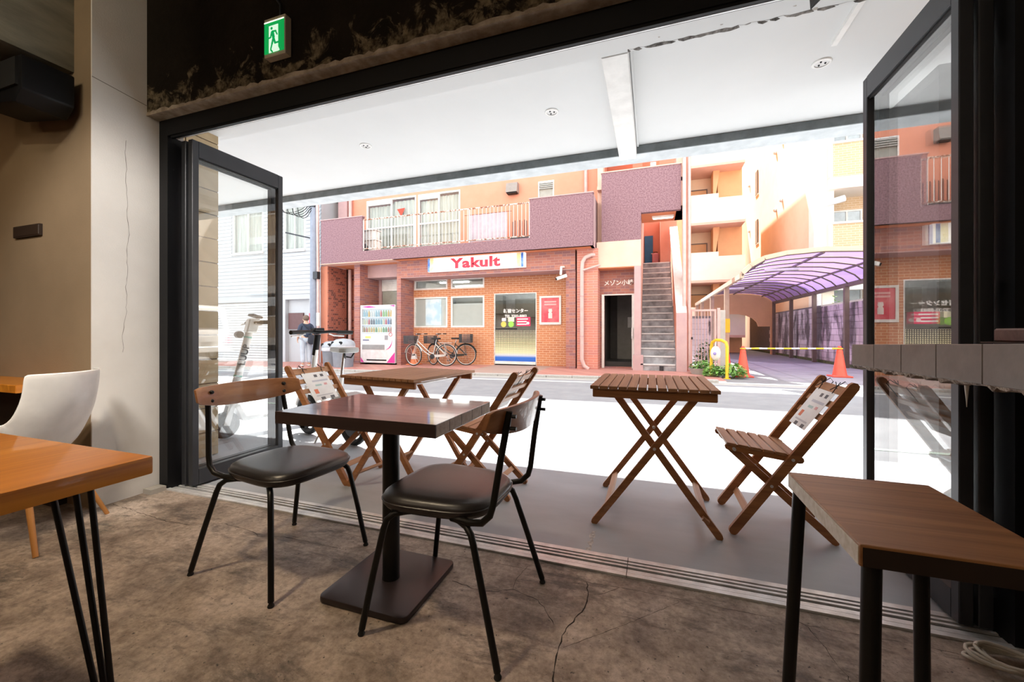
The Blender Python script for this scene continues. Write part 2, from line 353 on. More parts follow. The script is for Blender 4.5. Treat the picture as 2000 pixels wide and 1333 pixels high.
m_wall_tan = M('tan_painted_wall', (0.30, 0.215, 0.13), 0.8, col2=(0.26, 0.185, 0.11), scale=2, bump=0.12, bscale=180)
m_column = M('white_painted_column', (0.80, 0.77, 0.73), 0.75, col2=(0.73, 0.70, 0.66), scale=2.5, bump=0.15, bscale=120)
m_dim = M('dim_plaster', (0.32, 0.28, 0.24), 0.85)
obj('wall_left', B(-6, -3.06, 1.42, 1.9, 0, 3.2), m_wall_tan, kind='structure', label='tan painted wall to the left of the white column')
colm = obj('column', B(-3.06, -3.05, 1.417, 1.9, 0, 3.2), m_column, kind='structure', label='white painted column with a hairline crack beside the folding doors')
mb = MB(); zz = 0.9; yy = 1.56; vs = []; fs = []; i = 0
while zz < 2.2:
    vs += [(-3.0495, yy-0.0012*rc.random()-0.0004, zz), (-3.0495, yy+0.0012*rc.random()+0.0004, zz)]
    if i: fs.append((2*i-2, 2*i-1, 2*i+1, 2*i))
    zz += 0.025; yy += rc.uniform(-0.005, 0.0062); i += 1
obj('crack', mb.add(vs, fs), M('hairline', (0.25, 0.22, 0.19), 0.9), colm)
obj('crack', MB().beam((-3.0495, 1.417, 2.50), (-3.0495, 1.69, 2.47), 0.001, 0.004), MATS['hairline'], colm)
obj('ceiling', B(-6, 1.3, -5, 1.9, 3.2, 3.3), m_dim, kind='structure')
obj('wall_back', B(-6, 1.3, -5.2, -5, 0, 3.2), m_wall_tan, kind='structure')
obj('wall_far_left', B(-6.2, -6, -5.2, 1.9, 0, 3.3), m_wall_tan, kind='structure')
obj('wall_right', B(1.3, 1.5, -5.2, 1.95, -0.1, 3.3), m_dim, kind='structure')
def lintel_mat():
    m, nt, b = _new('dark_flaking_concrete')
    tc = nt.nodes.new('ShaderNodeTexCoord'); sp = nt.nodes.new('ShaderNodeSeparateXYZ'); nt.links.new(tc.outputs['Object'], sp.inputs[0])
    v = _coords(nt); n = _noise(nt, v, 7, 8, 0.7, 0.8)
    mr = nt.nodes.new('ShaderNodeMapRange'); mr.inputs[1].default_value = 2.42; mr.inputs[2].default_value = 2.72; mr.inputs[3].default_value = 0.13; mr.inputs[4].default_value = -0.16
    nt.links.new(sp.outputs[2], mr.inputs[0])
    ad = nt.nodes.new('ShaderNodeMath'); nt.links.new(n, ad.inputs[0]); nt.links.new(mr.outputs[0], ad.inputs[1])
    flake = _ramp(nt, ad.outputs[0], [(0.53, (0, 0, 0)), (0.6, (1, 1, 1))])
    base = _ramp(nt, _noise(nt, v, 3, 6), [(0.3, (0.008, 0.006, 0.004)), (0.7, (0.018, 0.013, 0.009))])
    fl = _ramp(nt, _noise(nt, v, 30, 5), [(0.35, (0.035, 0.026, 0.015)), (0.65, (0.19, 0.15, 0.095))])
    nt.links.new(_mix(nt, flake, base, fl), b.inputs['Base Color']); b.inputs['Roughness'].default_value = 0.9; b.inputs['Specular IOR Level'].default_value = 0.1
    _bump(nt, b, ad.outputs[0], 0.5, 0.02); return m
lint = obj('trim_1', B(-3.05, 1.3, 1.686, 1.95, 2.425, 3.2), lintel_mat(), kind='structure', label='dark concrete lintel beam with flaking paint above the doors')
# chipped pale lower edge of the lintel
mb = MB(); vs = []; fs = []; x = -3.05; i = 0
while x < 1.31:
    h = 0.022 + rc.uniform(-0.007, 0.010)
    vs += [(x, 1.683-rc.random()*0.002, 2.405), (x, 1.685, 2.405+h), (x, 1.756, 2.405)]
    if i: fs += [(3*i-3, 3*i, 3*i+1, 3*i-2), (3*i-1, 3*i+2, 3*i, 3*i-3)]
    x += 0.03; i += 1
obj('chipped_edge', mb.add(vs, fs), M('pale_concrete_edge', (0.42, 0.35, 0.27), 0.9, col2=(0.24, 0.19, 0.14), scale=18), lint, label='pale chipped lower edge')
obj('trim_2', B(-3.73, -3.23, -5, 1.42, 2.56, 3.2), M('grey_board_marked_concrete', (0.26, 0.24, 0.18), 0.8, col2=(0.12, 0.11, 0.08), scale=3.5, stretch=(1, 0.5, 2), bump=0.4, bscale=20), kind='structure', label='rough concrete ceiling beam above the loudspeaker')

# door header, jambs, bottom tracks
hd = obj('trim_3', B(-3.05, 1.3, 1.755, 1.812, 2.30, 2.425), m_black, kind='structure', label='black metal header of the folding doors')
obj('header_track', B(-2.95, 1.10, 1.762, 1.778, 2.286, 2.30), m_black, hd)
obj('header_glint', B(-2.95, 1.10, 1.792, 1.800, 2.293, 2.30), m_alu, hd)
obj('trim_4', MB().box(-3.05, -2.97, 1.755, 1.93, 0, 2.30), m_black, kind='structure', label='black left jamb of the folding doors')
obj('trim_5', MB().box(1.105, 1.3, 1.755, 1.93, 0, 2.30), m_black, kind='structure', label='black right jamb of the folding doors')
trk = obj('trim_6', B(-3.05, 1.3, 1.745, 1.90, -0.12, -0.004), m_alu_d, kind='structure', label='bottom track of the folding doors set in the floor')
for y0, y1, h in ((1.746, 1.770, 0.008), (1.782, 1.806, 0.002), (1.820, 1.832, 0.004), (1.846, 1.858, 0.004), (1.872, 1.899, 0.003)):
    obj('track_rail', B(-2.98, -0.10, y0, y1, -0.02, h), m_alu, trk)
    obj('track_rail', B(-0.097, 1.14, y0, y1, -0.02, h), m_alu, trk)
obj('door_stop', B(-3.04, -2.965, 1.66, 1.745, 0, 0.03), M('mortar_lump', (0.4, 0.37, 0.33), 0.9), floor)

def leaf(x, y0, y1, label, edge_dir):
    """folding door leaf standing at right angles to the wall"""
    t = thing('folding_door_leaf', label, 'door', (x, y0, 0.012))
    z0, z1, w = 0.015, 2.285, 0.02
    obj('stile', B(x-w, x+w, y0, y0+0.042, z0, z1), m_alu_grey, t, bev=0.003)
    obj('stile', B(x-w, x+w, y1-0.042, y1, z0, z1), m_alu_grey, t, bev=0.003)
    obj('top_rail', B(x-w, x+w, y0+0.042, y1-0.042, z1-0.105, z1), m_alu_grey, t)
    obj('bottom_rail', B(x-w, x+w, y0+0.042, y1-0.042, z0, z0+0.10), m_alu_grey, t)
    obj('glazing_bead', B(x-w*0.5, x+w*0.5, y0+0.042, y1-0.042, z1-0.113, z1-0.105), m_rubber, t)
    obj('glass_pane', B(x-0.004, x+0.004, y0+0.042, y1-0.042, z0+0.10, z1-0.105), m_glass, t)
    for z in (0.25, 1.15, 2.05): obj('hinge', MB().lathe([(0.009, z-0.04), (0.009, z+0.04)], (x-edge_dir*0.020, y0+0.02, 0), 8), m_black, t)
    obj('seal', B(x-w*0.5, x+w*0.5, y1, y1+0.008, z0, z1), m_rubber, t)
    return t
leaf(-2.85, 1.815, 2.50, 'left folding glass door leaf nearest the opening, in front of the scooter', 1)
leaf(-2.915, 1.815, 2.49, 'outer left folding glass door leaf stacked next to the black jamb', 1)
leaf(1.02, 1.815, 2.50, 'right folding glass door leaf nearest the opening, mirroring the orange building', -1).rotation_euler = (0, 0, -0.0097)
leaf(1.072, 1.815, 2.49, 'outer right folding glass door leaf stacked next to the right jamb', -1)

# ------------------------------------------------------------------ patio, canopy, road
obj('patio', B(-12, 12, 1.90, 4.0, -0.2, 0), m_patio, kind='structure', label='smooth grey concrete terrace in front of the doors')
mb = MB(); vs = []; fs = []; yy = 1.90; i = 0
while yy < 2.12:
    w = 0.004 + 0.012*rc.random(); xx = -0.277 + rc.uniform(-0.006, 0.006)
    vs += [(xx-w, yy, 0.0005), (xx+w, yy, 0.0005)]
    if i: fs.append((2*i-2, 2*i-1, 2*i+1, 2*i))
    yy += 0.02; i += 1
obj('patch', mb.add(vs, fs), M('pale_patch', (0.6, 0.58, 0.55), 0.9, col2=(0.3, 0.28, 0.27), scale=60), bpy.data.objects['patio'])
def strip(y0, y1, name, mat, z=0.0, x0=-45, x1=45, y_flat=False, label=None, parent=None, kind='structure', zx=None):
    mb = MB(); xs = sorted({x0, min(max(0, x0), x1), x1}); vs = []; fs = []
    for x in xs: vs += [(x, y0, z + (0 if y_flat else gz(x))), (x, y1, z + gz(x))]
    for i in range(len(xs)-1): fs.append((2*i, 2*i+2, 2*i+3, 2*i+1))
    return obj(name, mb.add(vs, fs), mat, parent, kind=kind, label=label, fixn=False)
strip(4.0, 6.0, 'road', m_asphalt, y_flat=True, label='sunlit asphalt street')
strip(6.0, 8.75, 'road_far_lane', m_asphalt)
strip(8.75, 9.15, 'gutter', m_gutter)
strip(8.35, 8.5, 'road_line', m_line, z=0.003)
strip(4.35, 4.42, 'road_line', M('green_line', (0.5, 0.62, 0.55), 0.8, scale=20), z=0.003, y_flat=True)
sw = strip(9.15, 13.0, 'sidewalk', m_paver, z=0.03, x1=1.45, label='red brick paved sidewalk before the shop')
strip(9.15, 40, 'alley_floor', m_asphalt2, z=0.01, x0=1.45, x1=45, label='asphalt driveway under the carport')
kb = MB().box(-0.3, 0.3, 9.10, 9.25, -0.1, 0.055)
k0 = obj('kerb_stone', MB().box(-0.295, 0.295, -0.075, 0.075, -0.1, 0.055), m_kerb, sw, bev=0.008)
k0.location = (-14, 9.175, gz(-14))
for i in range(1, 26):
    k = k0.copy(); COL.objects.link(k); k.location = (-14+0.6*i, 9.175, gz(-14+0.6*i))
# canopy above the terrace
can = obj('canopy_soffit', MB().box(-12, 12, 1.93, 4.18, 2.78, 3.1), m_soffit, kind='structure', label='white canopy soffit over the terrace')
obj('lower_soffit', B(-12, 12, 1.93, 2.47, 2.67, 2.78), m_soffit, can)
obj('soffit_beam', B(-0.285, -0.13, 2.47, 4.0, 2.665, 2.78), m_white, can, bev=0.004, label='white beam dropping across the soffit')
obj('soffit_trim', B(-0.125, -0.11, 2.50, 3.96, 2.758, 2.78), m_soffit, can)
obj('edge_beam', B(-12, 12, 3.98, 4.20, 2.70, 3.15), m_fascia, can, label='grey concrete edge beam')
obj('edge_beam_shade', B(-12, 12, 3.972, 3.98, 2.703, 2.775), m_fascia_shade, can)  # dark sheet painting the shaded inner face of the edge beam
# torn joint where the lower soffit was cut
mb = MB(); vs = []; fs = []; x = -0.13; i = 0
while x < 6:
    vs += [(x, 2.468, 2.672+rc.uniform(-0.012, 0.002)), (x, 2.466-rc.random()*0.01, 2.69+rc.random()*0.01), (x, 2.455-rc.random()*0.012, 2.6695)]
    if i: fs += [(3*i-3, 3*i, 3*i+1, 3*i-2), (3*i-1, 3*i+2, 3*i, 3*i-3)]
    x += 0.03; i += 1
obj('torn_joint', mb.add(vs, fs), M('torn_joint_dirt', (0.30, 0.28, 0.26), 0.9, col2=(0.05, 0.045, 0.04), scale=26), can)
mb = MB()
for k in range(60):
    a = rc.uniform(-0.05, 2.2); b = rc.uniform(2.1, 2.45); r_ = rc.uniform(0.004, 0.016)
    mb.add([(a+r_*rc.uniform(.5, 1.6)*math.cos(q*1.05), b+r_*rc.uniform(.4, 1)*math.sin(q*1.05), 2.6693) for q in range(6)], [tuple(range(6))])
obj('paint_flakes', mb, M('flaked_paint', (0.45, 0.42, 0.38), 0.9), can, kind='stuff')
obj('cable_trunking', B(1.03, 1.06, 2.47, 2.95, 2.755, 2.78), m_white, can)
for i, x in enumerate((-2.54, -0.75, 1.05)):
    t = thing('downlight', ['recessed round downlight in the soffit nearest the left door', 'recessed round downlight just left of the soffit beam', 'recessed round downlight in the soffit nearest the right door'][i], 'ceiling light', (x, 3.15, 2.775), group='downlights in the canopy')
    obj('rim', MB().lathe([(0.052, 2.772), (0.056, 2.776), (0.056, 2.781), (0.040, 2.781), (0.040, 2.772), (0.052, 2.772)], (x, 3.15, 0), 20, caps=False), m_white, t, smooth=40)
    obj('reflector', MB().lathe([(0.039, 2.7765), (0.02, 2.779), (0.0005, 2.779)], (x, 3.15, 0), 20), M('dim_lens', (0.75, 0.75, 0.74), 0.3), t)
    for k in range(3): obj('lamp_pip', MB().sphere((x+0.02*math.cos(k*2.1), 3.15+0.02*math.sin(k*2.1), 2.774), 0.006, 6), m_alu_grey, t)
# pillars of the cafe building on the terrace
pil = obj('terrace_pillar', B(-4.3, -3.465, 1.9, 2.42, 0, 2.78), m_grout, kind='structure', label='tan tiled pillar left of the glass doors')
m_tantile = M('tan_wall_tile', (0.52, 0.40, 0.24), 0.5, col2=(0.44, 0.33, 0.19), scale=5)
tl = obj('tile', B(-0.008, 0.008, -0.125, 0.125, -0.096, 0.096), m_tantile, pil, bev=0.002, world=False)
n = 0
for j in range(14):
    for yy in (2.035, 2.293):
        o = tl if n == 0 else tl.copy()
        if n: COL.objects.link(o)
        o.location = (-3.458, yy, 0.1 + 0.2*j); n += 1
obj('terrace_partition', B(1.46, 2.1, 2.80, 3.5, 0, 2.46), M('dark_brown_tile', (0.03, 0.023, 0.02), 0.55), kind='structure', label='dark brown partition block behind the right glass door')
obj('cafe_front_wall', MB().box(-12, -3.22, 1.9, 1.93, 0, 3.1).box(1.5, 12, 1.9, 1.95, 0, 3.1), m_tan, kind='structure')
obj('cafe_upper_floors', MB().box(-12, 12, 0.5, 4.1, 3.3, 9.0), m_creamwhite, kind='structure')

# ------------------------------------------------------------------ furniture inside
# square cafe table on a pedestal
t = thing('cafe_table', 'small dark plank-topped cafe table on a black pedestal between two vinyl chairs', 'table', (-1.0, 1.395, 0), 0)
for k in range(5):
    y0 = 1.163 + 0.0934*k
    pl = obj('plank', B(-1.352, -0.662, y0, y0+0.0932, 0.675, 0.72), m_walnut, t, bev=0.0006)
    obj('end_grain', B(-0.662, -0.6612, y0+0.002, y0+0.0905, 0.677, 0.718), m_endgrain, pl)
obj('edge_band', B(-1.353, -0.662, 1.1612, 1.1628, 0.675, 0.7195), m_walnutside, t)
obj('pedestal', MB().lathe([(0.036, 0.02), (0.034, 0.04), (0.034, 0.66), (0.05, 0.668), (0.05, 0.674)], (-1.0, 1.395, 0), 28), m_steel, t, smooth=40)
mb = MB(); pts = []
for cx, cy, a0 in ((1, 1, 0), (-1, 1, 90), (-1, -1, 180), (1, -1, 270)):
    for i in range(5): a = R(a0+22.5*i); pts.append((-1.0+cx*0.165+0.028*math.cos(a), 1.395+cy*0.165+0.028*math.sin(a)))
obj('base_plate', MB().prism(pts, 'xy', 0.002, 0.026), M('brown_black_base', (0.035, 0.024, 0.024), 0.35, 0.3), t, bev=0.006, seg=2, smooth=40)
for s in (-1, 1):
    obj('bracket', B(-1.0+s*0.05, -1.0+s*0.21, 1.385, 1.405, 0.655, 0.674) if s > 0 else B(-1.21, -1.05, 1.385, 1.405, 0.655, 0.674), m_steel, t)
obj('adjuster', B(-1.27, -1.25, 1.2, 1.22, 0.655, 0.674), m_steel, t)

def cafe_chair(label):
    t = thing('cafe_chair', label, 'chair', group='black vinyl chairs at the cafe table')
    n = 40; rings = []
    def outline(k, s, dx=0):
        a = 2*PI*k/n; e = 2/3.6; cx = math.copysign(abs(math.cos(a))**e, math.cos(a)); sy = math.copysign(abs(math.sin(a))**e, math.sin(a))
        x = 0.212*cx; w = 0.185 + 0.028*(cx+1)/2
        return (x*s+dx+0.035, w*sy*s)
    prof = [(0.409, 0.80), (0.411, 0.95), (0.424, 0.995), (0.438, 1.0), (0.452, 0.975), (0.461, 0.91), (0.466, 0.78), (0.468, 0.5), (0.468, 0.02)]
    vs = []; fs = []
    for z, s in prof:
        for k in range(n): x, y = outline(k, s); vs.append((x, y, z - 0.010*(1-s)*0.0))
    for i in range(len(prof)-1):
        for k in range(n): fs.append((i*n+k, i*n+(k+1) % n, (i+1)*n+(k+1) % n, (i+1)*n+k))
    fs += [tuple(range(n-1, -1, -1)), tuple((len(prof)-1)*n+k for k in range(n))]
    st = obj('seat', MB().add(vs, fs), m_vinyl, t, smooth=60, world=False)
    pts = [(outline(k, 1.003)[0], outline(k, 1.003)[1], 0.437) for k in range(n)]
    obj('piping', MB().tube(pts, 0.003, 5, closed=True), m_vinyl, st, smooth=60, world=False)
    for s in (-1, 1):
        fr = [(0.06, s*0.12, 0.400), (0.12, s*0.158, 0.402), (0.158, s*0.180, 0.398), (0.178, s*0.192, 0.380), (0.187, s*0.198, 0.350), (0.215, s*0.217, 0.2), (0.245, s*0.238, 0.018)]
        obj('leg', MB().tube(fr, 0.0112, 10), m_steel, t, smooth=60, world=False)
        rr = [(0.0, s*0.12, 0.400), (-0.08, s*0.158, 0.402), (-0.118, s*0.180, 0.398), (-0.140, s*0.192, 0.380), (-0.152, s*0.198, 0.350), (-0.20, s*0.22, 0.19), (-0.25, s*0.242, 0.018)]
        obj('leg', MB().tube(rr, 0.0112, 10), m_steel, t, smooth=60, world=False)
        for x, y in ((0.2465, s*0.239), (-0.2515, s*0.243)):
            obj('foot_glide', MB().lathe([(0.011, 0.0), (0.0125, 0.004), (0.0085, 0.012), (0.0065, 0.02)], (x, y, 0), 10), m_rubber, t, smooth=50, world=False)
        up = [(-0.06, s*0.172, 0.414), (-0.13, s*0.184, 0.414), (-0.178, s*0.192, 0.424), (-0.206, s*0.194, 0.452), (-0.217, s*0.192, 0.49), (-0.236, s*0.182, 0.62), (-0.262, s*0.172, 0.775)]
        obj('back_upright', MB().tube(up, 0.0112, 10), m_steel, t, smooth=60, world=False)
    m = 24; vs = []; fs = []
    for i in range(m+1):
        u = -1 + 2*i/m; y = 0.243*u; x = -0.272 + 0.058*u*u
        ht = 0.784 + 0.006*(1-u*u); hb = 0.690 + 0.030*abs(u)**2.5
        if abs(u) > 0.93: ht -= 0.006; hb += 0.006
        th = 0.008
        tilt = 0.018
        vs += [(x-th+tilt*0.5, y, hb), (x+th+tilt*0.5, y, hb), (x+th-tilt*0.5, y, ht), (x-th-tilt*0.5, y, ht)]
        if i:
            a = 4*(i-1); b = 4*i
            for k in range(4): fs.append((a+k, a+(k+1) % 4, b+(k+1) % 4, b+k))
    fs += [(3, 2, 1, 0), tuple(4*m+k for k in range(4))]
    bk = obj('backrest', MB().add(vs, fs), m_backwood, t, bev=0.003, seg=2, smooth=50, world=False)
    for s in (-1, 1):
        for z in (0.722, 0.760):
            obj('bolt', MB().lathe([(0.0085, -0.262), (0.0085, -0.231), (0.006, -0.2275), (0.0005, -0.2265)], (0, s*0.170, z), 10, 'x'), m_steel, bk, smooth=40, world=False)
            obj('bolt_end', MB().lathe([(0.006, -0.284), (0.006, -0.262)], (0, s*0.170, z), 8, 'x'), m_steel, bk, world=False)
    return t
c1 = cafe_chair('black vinyl chair with curved wooden backrest, left of the cafe table')
c2 = copy_tree(c1); c2['label'] = 'black vinyl chair with curved wooden backrest, right of the cafe table'
c1.location = (-1.56, 1.388, 0); c1.rotation_euler = (0, 0, R(-5))
c2.location = (-0.675, 1.36, 0); c2.rotation_euler = (0, 0, R(179))

# pine table with hairpin legs, front left
t = thing('pine_table', 'thick orange pine table on black hairpin legs at the left', 'table', (-1.6, 0.3, 0))
obj('table_top', B(-1.86, -1.147, -0.45, 0.648, 0.676, 0.72), m_pine, t, bev=0.006, seg=2, smooth=40)
def hairpin(fx, fy, tops):
    h = obj('hairpin_leg', MB().tube([(fx-0.014, fy, 0.012), (fx, fy, 0.006), (fx+0.014, fy, 0.012)], 0.0065, 8), m_steel, t, smooth=60)
    for i, (a, b) in enumerate(tops):
        obj('rod', MB().tube([(fx+(i-1)*0.014, fy, 0.01), (a, b, 0.676)], 0.0065, 8), m_steel, h, smooth=60)
    obj('mount_plate', B(min(p[0] for p in tops)-0.02, max(p[0] for p in tops)+0.02, min(p[1] for p in tops)-0.03, max(p[1] for p in tops)+0.02, 0.672, 0.6765), m_steel, h)
hairpin(-1.19, 0.595, [(-1.337, 0.544), (-1.282, 0.563), (-1.247, 0.575)])
hairpin(-1.75, 0.595, [(-1.64, 0.544), (-1.68, 0.563), (-1.71, 0.575)])
hairpin(-1.19, -0.39, [(-1.31, -0.34), (-1.26, -0.355), (-1.23, -0.37)])
hairpin(-1.75, -0.39, [(-1.64, -0.34), (-1.68, -0.355), (-1.71, -0.37)])

# white moulded shell chair behind the pine table
t = thing('shell_chair', 'white moulded plastic shell armchair on wooden legs behind the pine table', 'chair', (-2.99, 1.07, 0), R(214))
nu, nv = 28, 18; vs = []; fs = []
def shell(u, v):
    """u -1..1 across, v 0..1 from the front lip over the seat up to the top of the back"""
    if v < 0.5:
        s = v/0.5; x = 0.27 - 0.44*s; z = 0.435 - 0.035*math.sin(s*PI*0.9)
        if s < 0.15: z -= 0.05*(1-s/0.15)**2
    else:
        s = (v-0.5)/0.5; x = -0.17 - 0.155*math.sin(s*PI/2)**0.9; z = 0.405 + 0.425*s**1.15
    half = 0.215 + 0.045*math.sin(min(1, v*1.15)*PI)**0.8
    y = half*u
    lift = 0.17*abs(u)**3.0*(math.sin(min(1, max(0, (v-0.05)/0.75))*PI)**0.7)
    z2 = z + lift*(1 if v < 0.62 else max(0, 1-(v-0.62)/0.2))
    x2 = x + (0.11*abs(u)**2.4*max(0, min(1, (v-0.45)/0.25)))
    return (x2, y, z2)
for j in range(nv+1):
    for i in range(nu+1): vs.append(shell(-1+2*i/nu, j/nv))
for j in range(nv):
    for i in range(nu): a = j*(nu+1)+i; fs.append((a, a+1, a+nu+2, a+nu+1))
sh = obj('shell', MB().add(vs, fs), m_whiteplastic, t, smooth=70, world=False, fixn=False)
sm = sh.modifiers.new('thick', 'SOLIDIFY'); sm.thickness = 0.007; sm.offset = 0
ss = sh.modifiers.new('sub', 'SUBSURF'); ss.levels = 1; ss.render_levels = 1
for sx in (-1, 1):
    for sy in (-1, 1):
        obj('leg', MB().tube([(sx*0.13-0.02, sy*0.12, 0.385), (sx*0.25-0.02, sy*0.23, 0.0)], [0.015, 0.010], 10), M('honey_wood_leg', (0.50, 0.22, 0.06), 0.4), t, smooth=60, world=False)
obj('stretcher', MB().tube([(-0.19, -0.165, 0.24), (0.15, 0.165, 0.24)], 0.005, 6).tube([(0.15, -0.165, 0.24), (-0.19, 0.165, 0.24)], 0.005, 6), m_steel, t, world=False)
# wooden wall ledge behind it
t = thing('wall_ledge', 'wooden ledge fixed along the tan wall behind the white chair', 'shelf', (-4, 1.36, 0.0))
obj('board', B(-5.8, -3.24, 1.19, 1.42, 0.69, 0.735), m_pine, t, bev=0.003)
obj('support_panel', B(-5.8, -3.3, 1.36, 1.42, 0, 0.69), m_darkwood, t)

# loudspeaker, plaque, exit sign
t = thing('loudspeaker', 'black box loudspeaker hung under the concrete beam by the column', 'speaker', (-3.4, 1.30, 2.25))
obj('cabinet', MB().prism([(-3.63, 2.31), (-3.20, 2.25), (-3.13, 2.31), (-3.13, 2.49), (-3.63, 2.49)], 'xz', 1.17, 1.38), m_black, t, bev=0.01, seg=2, smooth=40)
obj('grille', B(-3.60, -3.16, 1.158, 1.171, 2.33, 2.475), m_rubber, t)
obj('badge', B(-3.53, -3.48, 1.154, 1.159, 2.448, 2.455), M('dull_badge', (0.3, 0.29, 0.26), 0.4), t)
obj('bracket', B(-3.45, -3.35, 1.30, 1.415, 2.49, 2.56), m_steel, t)
t = thing('wall_plaque', 'small dark wooden plaque on the tan wall', 'plaque', (-3.7, 1.41, 1.65))
obj('plate', B(-3.85, -3.56, 1.402, 1.419, 1.625, 1.69), M('dark_brown_plaque', (0.035, 0.02, 0.013), 0.5), t, bev=0.004)
obj('rim', B(-3.853, -3.557, 1.405, 1.4195, 1.622, 1.693), m_darkwood, t)

t = thing('exit_sign', 'lit green running man exit sign under the dark lintel', 'exit sign', (-1.92, 1.67, 2.52))
m_signbox = M('cream_sign_housing', (0.5, 0.44, 0.34), 0.5)
obj('housing', B(-1.996, -1.846, 1.645, 1.686, 2.515, 2.725), m_signbox, t, bev=0.003)
def flat(name, col, e): return M(name, col, 0.5, col2=col, emit=e)
m_sg = flat('exit_green', (0.0, 0.22, 0.045), 0.5); m_sw = flat('exit_white', (0.75, 1.0, 0.82), 0.28)
pnl = obj('green_panel', B(-1.990, -1.852, 1.6415, 1.646, 2.532, 2.700), m_sg, t)
obj('light_strip', B(-1.990, -1.852, 1.6405, 1.6425, 2.697, 2.703), flat('exit_strip', (0.9, 1, 0.7), 0.7), pnl)
X0, Z0 = -1.990, 2.532
def Sg(p): return (X0 + p[0]*0.138, Z0 + p[1]*0.168)
obj('doorway', MB().prism([Sg(p) for p in ((0.25, 0.0), (0.73, 0.0), (0.80, 0.02), (0.72, 0.14), (0.72, 0.86), (0.25, 0.86))], 'xz', 1.6400, 1.6418), m_sw, pnl)
def limb(name, a, b, w): obj(name, MB().prism(bar2d(Sg(a), Sg(b), w, 3), 'xz', 1.6385, 1.6402), m_sg2, pnl)
m_sg2 = flat('exit_green_figure', (0.0, 0.20, 0.05), 0.55)
obj('figure_head', MB().lathe([(0.0075, 1.6385), (0.0075, 1.6402)], (Sg((0.40, 0.765))[0], 0, Sg((0.40, 0.765))[1]), 12, 'y'), m_sg2, pnl)
limb('figure_torso', (0.45, 0.64), (0.50, 0.46), 0.018); limb('figure_arm', (0.42, 0.66), (0.62, 0.65), 0.009); limb('figure_arm', (0.60, 0.65), (0.68, 0.53), 0.008)
limb('figure_arm', (0.40, 0.64), (0.35, 0.48), 0.009); limb('figure_arm', (0.35, 0.48), (0.24, 0.47), 0.008)
limb('figure_leg', (0.50, 0.46), (0.58, 0.27), 0.012); limb('figure_leg', (0.58, 0.27), (0.76, 0.27), 0.009)
limb('figure_leg', (0.49, 0.44), (0.42, 0.26), 0.012); limb('figure_leg', (0.42, 0.26), (0.36, 0.11), 0.009); limb('figure_foot', (0.36, 0.08), (0.44, 0.01), 0.009)
obj('conduit', MB().tube([(-1.905, 1.668, 2.725), (-1.905, 1.668, 2.80), (-1.95, 1.675, 2.86), (-2.05, 1.68, 2.95)], 0.006, 8), m_alu_grey, t, smooth=60)
t = thing('ceiling_speaker', 'small black tilted box under the door header at the top right', 'speaker', (0.62, 1.74, 2.2))
obj('cabinet', MB().prism([(0.535, 2.40), (0.548, 2.195), (0.66, 2.30), (0.80, 2.40)], 'xz', 1.68, 1.75), m_black, t, bev=0.003)
obj('bracket', B(0.60, 0.64, 1.70, 1.745, 2.38, 2.42), m_steel, t)

# tiled wall counter on the right
t = thing('tiled_counter', 'wall counter faced with grey stone tiles at the right', 'counter', (1.0, 1.0, 0.0))
obj('slab', B(0.684, 1.285, -0.6, 1.735, 0.918, 0.968), m_grout, t)
zt = lambda y: 0.978 + 0.022*(1.74-y)/0.75
zb = lambda y: 0.906 + 0.004*(1.74-y)/0.75
y = 1.742
for k in range(14):
    a, b = y - 0.1475, y
    obj('edge_tile', MB().add([(0.670, a, zb(a)), (0.686, a, zb(a)), (0.686, b, zb(b)), (0.670, b, zb(b)), (0.670, a, zt(a)), (0.686, a, zt(a)), (0.686, b, zt(b)), (0.670, b, zt(b))],
        [(0,3,2,1),(4,5,6,7),(0,1,5,4),(1,2,6,5),(2,3,7,6),(3,0,4,7)]), m_tile, t, bev=0.0012)
    for i in range(4):
        x0 = 0.688 + 0.15*i
        obj('top_tile', MB().add([(x0, a, 0.966), (x0+0.1475, a, 0.966), (x0+0.1475, b, 0.966), (x0, b, 0.966), (x0, a, zt(a)), (x0+0.1475, a, zt(a)), (x0+0.1475, b, zt(b)), (x0, b, zt(b))],
            [(0,3,2,1),(4,5,6,7),(0,1,5,4),(1,2,6,5),(2,3,7,6),(3,0,4,7)]), m_tile, t)
    y -= 0.149
mb = MB(); vs = []; fs = []; y = 1.742; i = 0
while y > -0.3:
    d = zb(y) - 0.012*rc.random()**2 - 0.003
    vs += [(0.672, y, zb(y)), (0.673+0.004*rc.random(), y, d), (0.70, y, d-0.004*rc.random()), (0.74, y, zb(y)+0.01)]
    if i: fs += [tuple(4*(i-1)+k for k in (0, 1))+tuple(4*i+k for k in (1, 0)), tuple(4*(i-1)+k for k in (1, 2))+tuple(4*i+k for k in (2, 1)), tuple(4*(i-1)+k for k in (2, 3))+tuple(4*i+k for k in (3, 2))]
    y -= 0.012; i += 1
obj('mortar_underside', mb.add(vs, fs), M('pale_rough_mortar', (0.62, 0.54, 0.46), 0.95, col2=(0.2, 0.15, 0.12), scale=50, bump=1.0, bscale=80), t)
obj('drip', MB().lathe([(0.0045, 0.905), (0.004, 0.89), (0.0015, 0.862), (0.0005, 0.845)], (0.70, 1.245, 0), 8), M('pale_drip', (0.75, 0.7, 0.65), 0.5), t, smooth=60)
obj('support_leg', MB().box(1.2, 1.26, -0.4, -0.34, 0, 0.918).box(1.22, 1.28, 1.60, 1.66, 0, 0.918), m_steel, t)
t = thing('wooden_tray', 'dark wooden box standing on the tiled counter', 'box', (0.89, 1.30, 0.99))
obj('body', B(0.815, 0.97, 1.24, 1.36, 0.997, 1.030), wood('box_wood', (0.13, 0.055, 0.04), (0.08, 0.03, 0.022), 'x'), t, bev=0.004)
